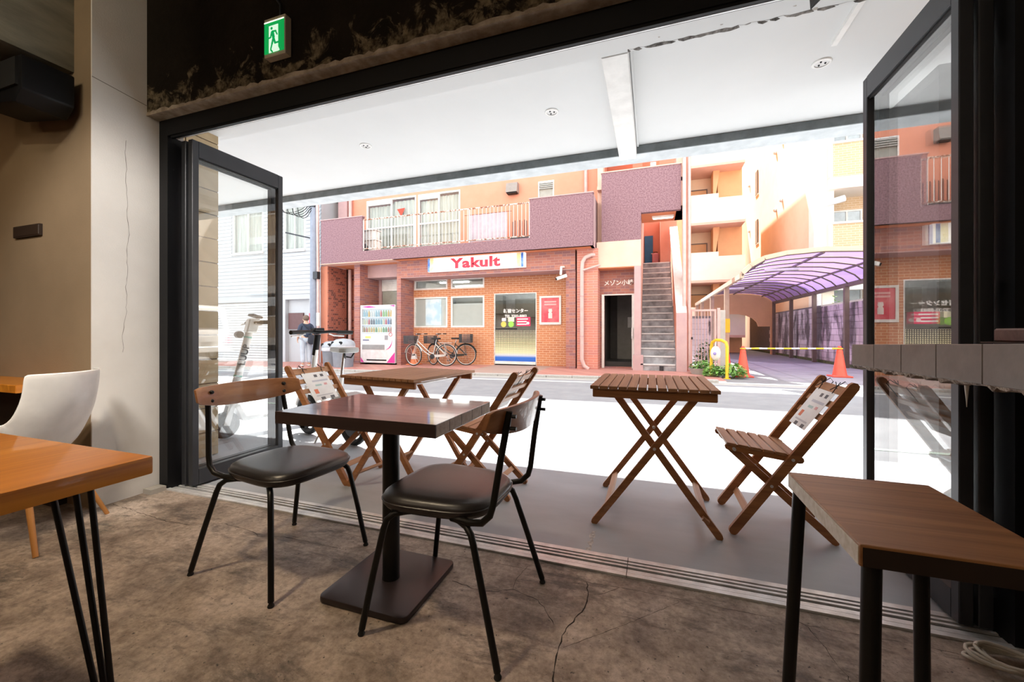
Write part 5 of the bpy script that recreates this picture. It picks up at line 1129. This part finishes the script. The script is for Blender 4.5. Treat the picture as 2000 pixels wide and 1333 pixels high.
obj('frame', wall_holes(-11.70, -11.42, 1.0, 1.72, 11.44, 11.49, [(-11.66, -11.46, 1.04, 1.68)]), m_red, t); obj('sheet', B(-11.67, -11.45, 11.465, 11.475, 1.03, 1.69), m_paper, t)
# utility pole with wires
t = thing('utility_pole', 'grey utility pole with cables left of the orange building', 'pole', (-11.05, 10.9, gz(-11)))
obj('pole', MB().tube([(-11.02, 11.0, -0.1), (-11.02, 11.0, 8.5)], [0.14, 0.12], 14), M('pole_blue_grey', (0.24, 0.28, 0.36), 0.6), t, smooth=60)
obj('conduit', MB().tube([(-10.80, 10.95, -0.1), (-10.80, 10.95, 3.3), (-10.84, 10.95, 6)], 0.05, 8), m_pinkpipe, t, smooth=60)
obj('conduit_band', MB().lathe([(0.06, 1.25), (0.06, 1.7)], (-10.80, 10.95, 0), 10), m_white, t)
for k in range(5):
    z = 5.25 + 0.07*k; q = 0.22 + 0.09*k
    obj('cable', MB().tube([(-11.0, 10.9, z)] + [(-11.05-q*(1-math.cos(R(a)))*1.2, 10.85-0.03*k, z-0.28*math.sin(R(a))-0.02*k) for a in range(20, 181, 16)] + [(-11.15-q*2.5, 10.8, z+0.5), (-11.25-q*2.6, 10.75, z+1.6)], 0.011+0.004*(k % 2), 5), m_string, t, smooth=60)
obj('cross_arm', MB().beam((-12.2, 10.9, 4.55), (-11.0, 10.95, 4.25), 0.05, 0.05), m_alu_grey, t)
obj('cross_arm', MB().beam((-11.7, 10.9, 5.45), (-10.9, 10.9, 5.35), 0.05, 0.05), m_alu_grey, t)
obj('junction_box', B(-10.92, -10.74, 10.84, 10.98, 2.85, 3.1), m_alu_grey, t)

# person with a dark bag
g = gz(-10.4)+0.03
def skin_body(name, verts, edges, radii, root, mat, parent, sub=2):
    me = bpy.data.meshes.new(name); me.from_pydata(verts, edges, []); o = bpy.data.objects.new(name, me); COL.objects.link(o)
    md = o.modifiers.new('skin', 'SKIN'); md.use_smooth_shade = True
    for i, v in enumerate(me.skin_vertices[0].data): v.radius = (radii[i], radii[i]) if not isinstance(radii[i], tuple) else radii[i]; v.use_root = (i == root)
    s_ = o.modifiers.new('sub', 'SUBSURF'); s_.levels = sub; s_.render_levels = sub
    dg = bpy.context.evaluated_depsgraph_get(); m2 = bpy.data.meshes.new_from_object(o.evaluated_get(dg)); bpy.data.objects.remove(o)
    m2.materials.clear(); m2.materials.append(mat); m2.shade_smooth(); m2.name = name
    q = bpy.data.objects.new(name, m2); COL.objects.link(q); q.parent = parent; return q
pr = thing('person', 'person in a navy top and light jeans carrying a dark bag by the utility pole', 'person', (-10.35, 10.0, g), R(62))
m_skin = M('skin', (0.62, 0.40, 0.30), 0.6)
# local: facing +y, 1.58 m tall
V = [(0,0,.90),(0,0,1.05),(0,.01,1.22),(0,0,1.33),(0,.01,1.40),(0,.02,1.50), (.17,0,1.28),(.22,-.02,1.05),(.22,.08,.84),(.22,.11,.78), (-.17,0,1.28),(-.21,.0,1.05),(-.20,.14,.90),(-.20,.18,.85),
     (.085,0,.84),(.09,.02,.46),(.09,-.02,.07),(.09,.10,.035), (-.085,0,.84),(-.09,.04,.46),(-.09,.0,.07),(-.09,.12,.035)]
Ed = [(0,1),(1,2),(2,3),(3,4),(4,5),(3,6),(6,7),(7,8),(8,9),(3,10),(10,11),(11,12),(12,13),(0,14),(14,15),(15,16),(16,17),(0,18),(18,19),(19,20),(20,21)]
Rd = [(.14,.10),(.13,.09),(.15,.10),(.10,.08),(.05,.05),(.075,.09),.052,.042,.032,.028,.052,.042,.032,.028,(.085,.09),.06,.042,.035,(.085,.09),.06,.042,.035]
skin_body('body', V, Ed, Rd, 0, m_skin, pr)
skin_body('navy_top', [(0,0,.86),(0,0,1.05),(0,.01,1.22),(0,0,1.335),(.17,0,1.285),(.22,-.02,1.08),(-.17,0,1.285),(-.21,0,1.08)], [(0,1),(1,2),(2,3),(3,4),(4,5),(3,6),(6,7)], [(.16,.12),(.15,.11),(.165,.115),(.105,.09),.066,.058,.066,.058], 0, M('navy_cloth', (0.035, 0.05, 0.09), 0.8), pr)
skin_body('jeans', [(0,0,.90),(.085,0,.84),(.09,.02,.46),(.09,-.02,.10),(-.085,0,.84),(-.09,.04,.46),(-.09,0,.10)], [(0,1),(1,2),(2,3),(0,4),(4,5),(5,6)], [(.15,.115),(.098,.10),.075,.065,(.098,.10),.075,.065], 0, M('pale_denim', (0.50, 0.58, 0.68), 0.8), pr)
obj('hair', MB().sphere((0, .0, 1.535), 0.098, 10, 1, 1.1, 0.95), M('brown_hair', (0.16, 0.115, 0.09), 0.8), pr, smooth=60, world=False)
hd_ = obj('face', MB().sphere((0, .035, 1.495), 0.086, 10, 0.9, 1, 1.15), m_skin, pr, smooth=60, world=False)
obj('nose', MB().sphere((0, .125, 1.49), 0.016, 6, 0.8, 1, 1.3), m_skin, hd_, smooth=60, world=False)
for s in (-1, 1):
    obj('ear', MB().sphere((s*.083, .02, 1.49), 0.02, 6, 0.5, 0.8, 1.3), m_skin, hd_, smooth=60, world=False)
    obj('eye', MB().sphere((s*.032, .112, 1.51), 0.010, 6), m_black, hd_, smooth=60, world=False)
obj('mouth', MB().beam((-.02, .117, 1.445), (.02, .117, 1.445), 0.008, 0.008), M('lip', (0.5, 0.2, 0.18), 0.6), hd_, world=False)
for s, hx_, hy_, hz_ in ((1, .22, .115, .765), (-1, -.20, .185, .835)):
    hn = obj('hand', MB().sphere((hx_, hy_, hz_), 0.034, 8, 0.6, 1, 1.2), m_skin, pr, smooth=60, world=False)
    for k in range(4): obj('finger', MB().tube([(hx_, hy_-0.02+0.015*k, hz_-0.02), (hx_-s*0.008, hy_-0.02+0.016*k, hz_-0.065), (hx_-s*0.02, hy_-0.018+0.015*k, hz_-0.085-0.006*(k in (1, 2)))], 0.0085, 6), m_skin, hn, smooth=60, world=False)
    obj('thumb', MB().tube([(hx_, hy_+0.02, hz_), (hx_-s*0.01, hy_+0.045, hz_-0.03), (hx_-s*0.02, hy_+0.045, hz_-0.05)], 0.009, 6), m_skin, hn, smooth=60, world=False)
for s in (-1, 1): obj('shoe', MB().sphere((s*.09, (.05 if s > 0 else .07), 0.035), 0.05, 8, 0.9, 2.3, 0.7), m_whiteplastic, pr, smooth=60, world=False)
bg = thing('shoulder_bag', 'dark navy bag hanging at the hip of the person', 'bag', (-10.35, 10.0, g), R(62))
obj('pouch', MB().prism([(.0, .78), (.04, .70), (.26, .70), (.30, .78), (.28, 1.0), (.02, 1.0)], 'xz', -.26, -.13), M('dark_bag', (0.02, 0.024, 0.04), 0.7), bg, bev=0.03, seg=2, smooth=50, world=False)
obj('strap', MB().tube([(.22, -.18, .99), (.05, -.16, 1.2), (-.12, -.07, 1.36), (-.13, .06, 1.34), (.0, .16, 1.15), (.25, .1, .98), (.26, -.12, .96)], 0.014, 6), MATS['dark_bag'], bg, smooth=60, world=False)

# ------------------------------------------------------------------ right side: carport, walls, houses
cp = thing('carport', 'long arched carport with purple translucent roof over the driveway', 'carport', (3.7, 18, 0))
m_cframe = M('bronze_frame', (0.16, 0.115, 0.095), 0.5, 0.3); m_cbeam = M('tan_beam', (0.55, 0.44, 0.34), 0.6); m_cpost = M('tan_post', (0.45, 0.34, 0.25), 0.6)
def purple_mat():
    m, nt, b = _new('purple_polycarbonate'); nt.nodes.remove(b); o = nt.nodes['Material Output']
    d = nt.nodes.new('ShaderNodeBsdfDiffuse'); d.inputs[0].default_value = (0.20, 0.14, 0.33, 1)
    tl_ = nt.nodes.new('ShaderNodeBsdfTranslucent'); tl_.inputs[0].default_value = (0.19, 0.125, 0.33, 1)
    tr = nt.nodes.new('ShaderNodeBsdfTransparent'); tr.inputs[0].default_value = (0.55, 0.47, 0.70, 1)
    m1 = nt.nodes.new('ShaderNodeMixShader'); m1.inputs[0].default_value = 0.65; nt.links.new(d.outputs[0], m1.inputs[1]); nt.links.new(tl_.outputs[0], m1.inputs[2])
    m2 = nt.nodes.new('ShaderNodeMixShader'); m2.inputs[0].default_value = 0.14; nt.links.new(m1.outputs[0], m2.inputs[1]); nt.links.new(tr.outputs[0], m2.inputs[2])
    nt.links.new(m2.outputs[0], o.inputs[0]); return m
m_purp = purple_mat()
prof = [(2.05, 2.40), (2.22, 2.58), (2.50, 2.74), (2.95, 2.83), (3.68, 2.87), (4.40, 2.83), (4.85, 2.74), (5.13, 2.58), (5.30, 2.40)]
CY0, CY1, NR = 10.9, 21.5, 14
dy = (CY1-CY0)/NR
segs = [(0, 2), (2, 4), (4, 6), (6, 8)]
proto = []
for k in range(NR):
    y0 = CY0 + dy*k
    for si, (a, b) in enumerate(segs):
        if k == 0:
            vs = []; fs = []
            for i in range(a, b+1):
                vs += [(prof[i][0], 0.02, prof[i][1]), (prof[i][0], dy-0.02, prof[i][1])]
                if i > a: j = 2*(i-a); fs.append((j-2, j, j+1, j-1))
            q = obj('roof_panel', MB().add(vs, fs), m_purp, cp, smooth=60, world=False, fixn=False); proto.append(q)
        else: q = proto[si].copy(); COL.objects.link(q)
        q.location = (-3.7, y0-18, 0)
    rib_pts = [(p[0], y0, p[1]-0.02) for p in prof]
    if k == 0: rib = obj('rib', MB().tube([(p[0], 0, p[1]-0.02) for p in prof], 0.022, 5), m_cframe, cp, smooth=60, world=False); rib.location = (-3.7, y0-18, 0)
    else: q = rib.copy(); COL.objects.link(q); q.location = (-3.7, y0-18, 0)
fb = MB()
for i in range(len(prof)-1):
    p, q = prof[i], prof[i+1]; fb.beam((p[0], CY0-0.03, p[1]+0.03), (q[0], CY0-0.03, q[1]+0.03), 0.06, 0.10)
obj('front_beam', fb, m_cbeam, cp)
for i in (2, 4, 6): obj('purlin', MB().beam((prof[i][0], CY0, prof[i][1]-0.04), (prof[i][0], CY1, prof[i][1]-0.04), 0.04, 0.045), m_cframe, cp)
obj('eave_beam', MB().beam((2.05, CY0, 2.38), (2.05, CY1, 2.38), 0.08, 0.12), m_cbeam, cp); obj('eave_beam', MB().beam((5.30, CY0, 2.38), (5.30, CY1, 2.38), 0.08, 0.12), m_cframe, cp)
for y in (13.2, 16.2, 19.2, 21.3):
    obj('post', B(2.02, 2.14, y-0.06, y+0.06, 0, 2.34), m_cpost, cp)
for y in (11.6, 14.0, 16.4, 18.8, 21.2):
    obj('post', B(5.20, 5.31, y-0.055, y+0.055, 0, 2.34), m_cframe, cp)
obj('yellow_sleeve', B(2.005, 2.155, 13.12, 13.28, 1.02, 1.42), M('sleeve_yellow', (0.80, 0.52, 0.02), 0.5), cp, label='yellow sleeve on the post')
obj('strip_light', B(2.95, 3.75, 12.7, 12.85, 2.70, 2.76), m_whiteplastic, cp); obj('strip_light', B(2.6, 3.3, 17.2, 17.35, 2.66, 2.72), m_whiteplastic, cp)
obj('end_arch', MB().prism([(2.05, 2.40), (2.05, 0)] + [] + [(2.2, 0), (2.2, 1.3)] + [(3.7-1.0*math.cos(R(a)), 1.3+0.6*math.sin(R(a))) for a in range(0, 181, 20)] + [(5.2, 1.3), (5.2, 0), (5.3, 0)] + [(p[0], p[1]) for p in reversed(prof)][:-1], 'xz', 21.5, 21.6), m_tan, cp)
# block wall right of the driveway: blocks one by one
bw = obj('block_wall', B(5.47, 5.60, 11.0, 27, -0.1, 1.95), M('block_mortar', (0.20, 0.17, 0.17), 0.95), kind='structure', label='grey concrete block wall along the driveway')
def block_mat():
    m, nt, b = _new('stained_concrete_block')
    ge = nt.nodes.new('ShaderNodeNewGeometry'); mp = nt.nodes.new('ShaderNodeMapping'); mp.inputs['Scale'].default_value = (1, 1.1, 0.4); nt.links.new(ge.outputs['Position'], mp.inputs[0])
    stain = _noise(nt, mp.outputs[0], 1.5, 6, 0.65, 0.5)
    oi = nt.nodes.new('ShaderNodeObjectInfo')
    base = _ramp(nt, oi.outputs['Random'], [(0.0, (0.48, 0.42, 0.44)), (1.0, (0.64, 0.57, 0.59))])
    nt.links.new(_mix(nt, _ramp(nt, stain, [(0.46, (0, 0, 0)), (0.58, (0.9, 0.9, 0.9))]), base, (0.075, 0.06, 0.055)), b.inputs['Base Color'])
    b.inputs['Roughness'].default_value = 0.9; return m
m_block = block_mat()
b0 = None
for j in range(10):
    for k in range(29):
        y = 11.2 + 0.4*k + (0.2 if j % 2 else 0)
        if b0 is None: b0 = obj('block', B(-0.012, 0.012, -0.194, 0.194, -0.091, 0.091), m_block, bw, world=False, bev=0.004); q = b0
        else: q = b0.copy(); COL.objects.link(q)
        q.location = (5.465, y, 0.095+0.19*j)
obj('moss_foot', B(5.40, 5.47, 11, 27, 0, 0.10), M('moss', (0.10, 0.12, 0.03), 0.95, col2=(0.05, 0.05, 0.03), scale=12), bw)
bw2 = obj('block_wall', B(1.0, 2.0, 15.6, 15.75, -0.1, 1.6), M('grey_blocks', (0.26, 0.25, 0.25), 0.9, col2=(0.15, 0.14, 0.14), scale=5), kind='structure', label='low grey block wall behind the metal gate')
for j in range(8):
    for k in range(3):
        obj('block', B(1.0+0.33*k+0.004, 1.33+0.33*k-0.004, 15.585, 15.6, 0.19*j+0.004, 0.19*j+0.186), m_block, bw2)
# metal gate beside the stairs
gt = thing('metal_gate', 'pinkish metal gate of vertical bars beside the stair post', 'gate', (1.3, 11.7, 0.02))
gx0, gx1 = 0.98, 1.60
obj('gate_frame', wall_holes(gx0, gx1, 0.10, 1.63, 11.68, 11.72, [(gx0+0.045, gx1-0.045, 0.15, 1.58)]), m_pinkpipe, gt)
for k in range(6): obj('gate_bar', MB().tube([(gx0+0.12+0.076*k, 11.7, 0.14), (gx0+0.12+0.076*k, 11.7, 1.59)], 0.009, 6), m_pinkpipe, gt)
obj('gate_post', B(gx1+0.02, gx1+0.09, 11.66, 11.74, 0, 1.66), m_pinkpipe, gt); obj('latch', B(gx0-0.02, gx0+0.06, 11.66, 11.69, 0.84, 0.90), m_alu_grey, gt)
obj('stone_post', B(1.72, 1.86, 12.0, 12.15, 0, 1.62), M('pale_stone', (0.55, 0.54, 0.50), 0.9), kind='structure')
# yellow pipe guard with a white bundle
t = thing('pipe_guard', 'yellow bent pipe guard standing in the plants', 'guard rail', (1.52, 9.95, 0.02))
obj('pipe', MB().tube([(1.56, 9.85, 0.0), (1.56, 9.85, 0.72), (1.54, 9.87, 0.80), (1.47, 9.98, 0.85), (1.38, 10.12, 0.85), (1.32, 10.22, 0.80), (1.30, 10.25, 0.70), (1.30, 10.25, 0.0)], 0.034, 12), M('guard_yellow', (0.85, 0.55, 0.03), 0.4), t, smooth=60)
obj('base_plate', MB().lathe([(0.07, 0.0), (0.07, 0.012)], (1.56, 9.85, 0.012), 14), MATS['guard_yellow'], t)
t = thing('white_bundle', 'white cloth bundle hanging on the yellow pipe guard', 'bundle', (1.37, 10.1, 0.4))
obj('cloth', MB().sphere((1.37, 10.1, 0.55), 0.12, 9, 0.9, 0.7, 1.4), m_whiteplastic, t, smooth=60); obj('tie', MB().tube([(1.37, 10.1, 0.70), (1.38, 10.11, 0.83)], 0.012, 6), m_white, t)
obj('blue_mark', MB().sphere((1.34, 10.02, 0.55), 0.035, 6, 1, 0.6, 1), M('violet_mark', (0.35, 0.3, 0.7), 0.5), t)
# plants
def plant(x, y, r, h, n, label, mat, seed):
    rp = random.Random(seed); t = thing('leafy_plant', label, 'plant', (x, y, 0.02), group='green plants beside the driveway')
    vs = []; fs = []
    for k in range(n):
        a = rp.uniform(0, 2*PI); q = r*math.sqrt(rp.random()); z = h*(0.15+0.85*rp.random())*(1-0.5*(q/r)**2)
        c = Vector((x+q*math.cos(a), y+q*math.sin(a), 0.02+z)); s = rp.uniform(0.03, 0.065)
        d = Vector((rp.uniform(-1, 1), rp.uniform(-1, 1), rp.uniform(-0.2, 0.6))).normalized(); e = d.cross(Vector((rp.uniform(-.4, .4), rp.uniform(-.4, .4), 1))).normalized()
        o = len(vs); vs += [c - d*s, c + e*s*0.5, c + d*s, c - e*s*0.5]; fs.append((o, o+1, o+2, o+3))
    obj('foliage', MB().add(vs, fs), mat, t, fixn=False, kind='stuff')
    st = MB()
    for k in range(7):
        a = 2*PI*k/7; st.tube([(x, y, 0.0), (x+r*0.5*math.cos(a), y+r*0.5*math.sin(a), h*0.7)], 0.006, 4)
    obj('stems', st, M('stem_green', (0.12, 0.16, 0.05), 0.7), t)
m_leaf = M('fresh_leaf', (0.26, 0.50, 0.12), 0.5, col2=(0.14, 0.33, 0.07), scale=30); m_leafd = M('dark_leaf', (0.10, 0.24, 0.07), 0.5, col2=(0.05, 0.13, 0.04), scale=30)
plant(1.72, 10.05, 0.27, 0.34, 420, 'bright green low plant left of the nearest red cone', m_leaf, 1)
plant(1.35, 10.15, 0.24, 0.30, 320, 'bright green plant growing around the yellow pipe guard', m_leaf, 2)
plant(1.15, 10.75, 0.28, 0.36, 360, 'mixed green plant in front of the metal gate', m_leaf, 3)
plant(1.42, 12.3, 0.3, 0.85, 420, 'tall dark green plant behind the metal gate bars', m_leafd, 4)
t = thing('planter', 'low round grey planter among the plants before the gate', 'planter', (1.2, 10.6, 0.03))
obj('pot', MB().lathe([(0.20, 0.03), (0.26, 0.16), (0.27, 0.17), (0.24, 0.17), (0.20, 0.10)], (1.12, 10.62, 0), 18), m_gutter, t, smooth=50); obj('soil', MB().lathe([(0.21, 0.14), (0.21, 0.15)], (1.12, 10.62, 0), 14), m_darkwood, t)
plant(5.79, 16.2, 0.13, 2.5, 260, 'shrub showing above the far end of the block wall', m_leaf, 5)

# beige apartment with corner balconies behind
ap = thing('beige_apartment', 'beige apartment block with white corner balconies behind the stair tower', 'building', (3, 23, 0))
obj('wall', B(0.6, 3.2, 23.6, 30, 0, 14), m_cream, ap); obj('corner_wall', B(3.2, 4.3, 22.9, 30, 0, 14), m_tan, ap); obj('left_wall', B(0.6, 1.75, 21.9, 23.6, 0, 14), m_tan, ap)
for k, z in enumerate((0.9, 3.6, 6.45, 9.3, 12.2)):
    fl = obj('balcony', MB().box(1.85, 4.25, 21.9, 22.03, z, z+1.15).box(1.85, 3.10, 21.9, 22.03, z+1.15, z+1.37).box(1.85, 1.98, 22.03, 23.6, z, z+1.3).box(4.13, 4.25, 22.03, 22.9, z, z+1.15), m_creamwhite, ap)
    obj('balcony_floor', B(1.85, 4.25, 21.9, 23.6, z-0.12, z), m_peachlite, fl)
    obj('pier', MB().prism([(2.95, z-0.12), (3.25, z-0.12), (3.05, z-1.55), (2.95, z-1.55)], 'xz', 22.6, 23.4), m_tan, fl)
    dd = obj('door', B(2.0, 2.75, 23.55, 23.6, z, z+2.1), m_tan, ap); obj('door_frame', wall_holes(1.95, 2.8, z, z+2.15, 23.52, 23.6, [(2.0, 2.75, z-0.1, z+2.1)]), m_cframe, dd); obj('knob', MB().sphere((2.66, 23.5, z+1.0), 0.05, 6), m_cframe, dd)
# side wall and cream tiled apartment at the right
cb = thing('cream_tiled_apartment', 'cream tiled apartment block with deep balconies at the far right', 'building', (9, 18, 0))
obj('side_wall', B(5.95, 6.1, 17.6, 33, 0, 14), m_tanside, cb, label='apricot side wall with slit windows')
obj('end_wall', B(3.0, 6.1, 33, 33.2, 0, 14), m_tanside, cb)
for z in (3.4, 6.3, 9.2):
    sw_ = obj('slit_window', B(5.90, 5.955, 27.2, 27.7, z, z+1.4), M('dark_slit', (0.16, 0.14, 0.12), 0.4), cb); obj('slit_frame', B(5.91, 5.953, 27.1, 27.8, z-0.06, z), m_whiteplastic, sw_)
    for y, zz_ in ((29.4, z+1.2), (23.6, z+0.9), (22.6, z+1.1)):
        obj('vent_cap', MB().sphere((5.9, y, zz_), 0.11, 7, 0.7, 1, 1), m_alu, cb)
obj('front_wall', B(6.1, 16, 18.2, 18.5, 0, 14), m_creambrick, cb)
obj('front_return', B(5.75, 6.1, 17.2, 18.5, 0, 14), m_creamwhite, cb)
obj('rain_pipe', MB().tube([(5.55, 17.0, 0), (5.55, 17.0, 5.2), (5.65, 16.95, 5.5), (6.3, 16.9, 5.65)], 0.11, 10), m_white, cb, smooth=60)
for z in (0.75, 3.65, 6.45, 9.3):
    bl = obj('balcony', B(6.0, 16, 17.0, 17.15, z, z+1.15), m_creambrick, cb)
    obj('coping', B(5.95, 16, 16.95, 17.2, z+1.15, z+1.22), m_creamwhite, bl)
    obj('slab', MB().box(5.9, 16, 16.95, 18.2, z-0.42, z-0.02), m_creamwhite, bl)
    obj('side_panel', B(5.9, 6.0, 17.0, 18.2, z, z+1.2), m_creamwhite, bl)
    for x in (6.35, 8.2, 10.4, 12.6):
        w = window(cb, x, x+0.95, 18.18, z+0.95, z+1.9, 0.06, mull=(x+0.48,), frame=m_white, pane=M('pale_blue_pane', (0.55, 0.63, 0.68), 0.2))
obj('parking_beam', B(5.6, 16, 16.9, 17.2, 2.5, 3.0), m_white, cb)
obj('far_right_house', MB().box(16, 30, 12, 25, 0, 9), m_creamwhite, kind='structure')
obj('far_left_house', MB().box(-34, -20.5, 10.5, 22, -0.3, 9), m_siding, kind='structure')

# white van on the far right, seen mirrored in the left glass door
vn = thing('van', 'white van parked on the street at the right, mirrored in the left glass door', 'van', (10.2, 9.6, 0))
m_vbody = M('van_white', (0.85, 0.85, 0.84), 0.25, coat=0.5)
vp = [(8.45, 0.35), (8.40, 0.9), (8.50, 1.15), (8.72, 1.90), (8.95, 1.97), (11.2, 1.97), (11.7, 1.75), (12.2, 1.15), (12.5, 0.95), (12.55, 0.35)]
obj('body', MB().prism(vp, 'xz', 8.85, 10.35), m_vbody, vn, bev=0.05, seg=2, smooth=40)
m_vglass = M('van_tinted_glass', (0.06, 0.06, 0.05), 0.08)
for x0, x1 in ((8.85, 9.6), (9.7, 10.6), (10.7, 11.5)): obj('side_window', MB().prism([(x0+0.02, 1.15), (x1, 1.15), (x1-(0.1 if x1 > 11 else 0), 1.75), (x0+0.1, 1.75)], 'xz', 8.83, 8.86), m_vglass, vn)
obj('rear_window', MB().add([(8.47, 9.0, 1.18), (8.47, 10.2, 1.18), (8.655, 10.12, 1.76), (8.655, 9.08, 1.76)], [(0, 1, 2, 3)]), m_vglass, vn)
for y in (8.9, 10.2): obj('tail_light', B(8.37, 8.42, y, y+0.14, 0.62, 0.92), m_red, vn)
obj('bumper', B(8.34, 8.46, 8.85, 10.35, 0.35, 0.55), m_whiteplastic, vn, bev=0.03); obj('number_plate', B(8.375, 8.40, 9.4, 9.8, 0.70, 0.88), m_paper, vn)
for x in (9.2, 11.7):
    for y in (8.86, 10.34):
        w = obj('wheel', MB().lathe([(0.26, y-0.09), (0.31, y-0.07), (0.31, y+0.07), (0.26, y+0.09)], (x, 0, 0.32), 22, 'y'), m_rubber, vn, smooth=40); obj('hub_cap', MB().lathe([(0.18, y-0.10), (0.18, y+0.10)], (x, 0, 0.32), 16, 'y'), m_alu, w)
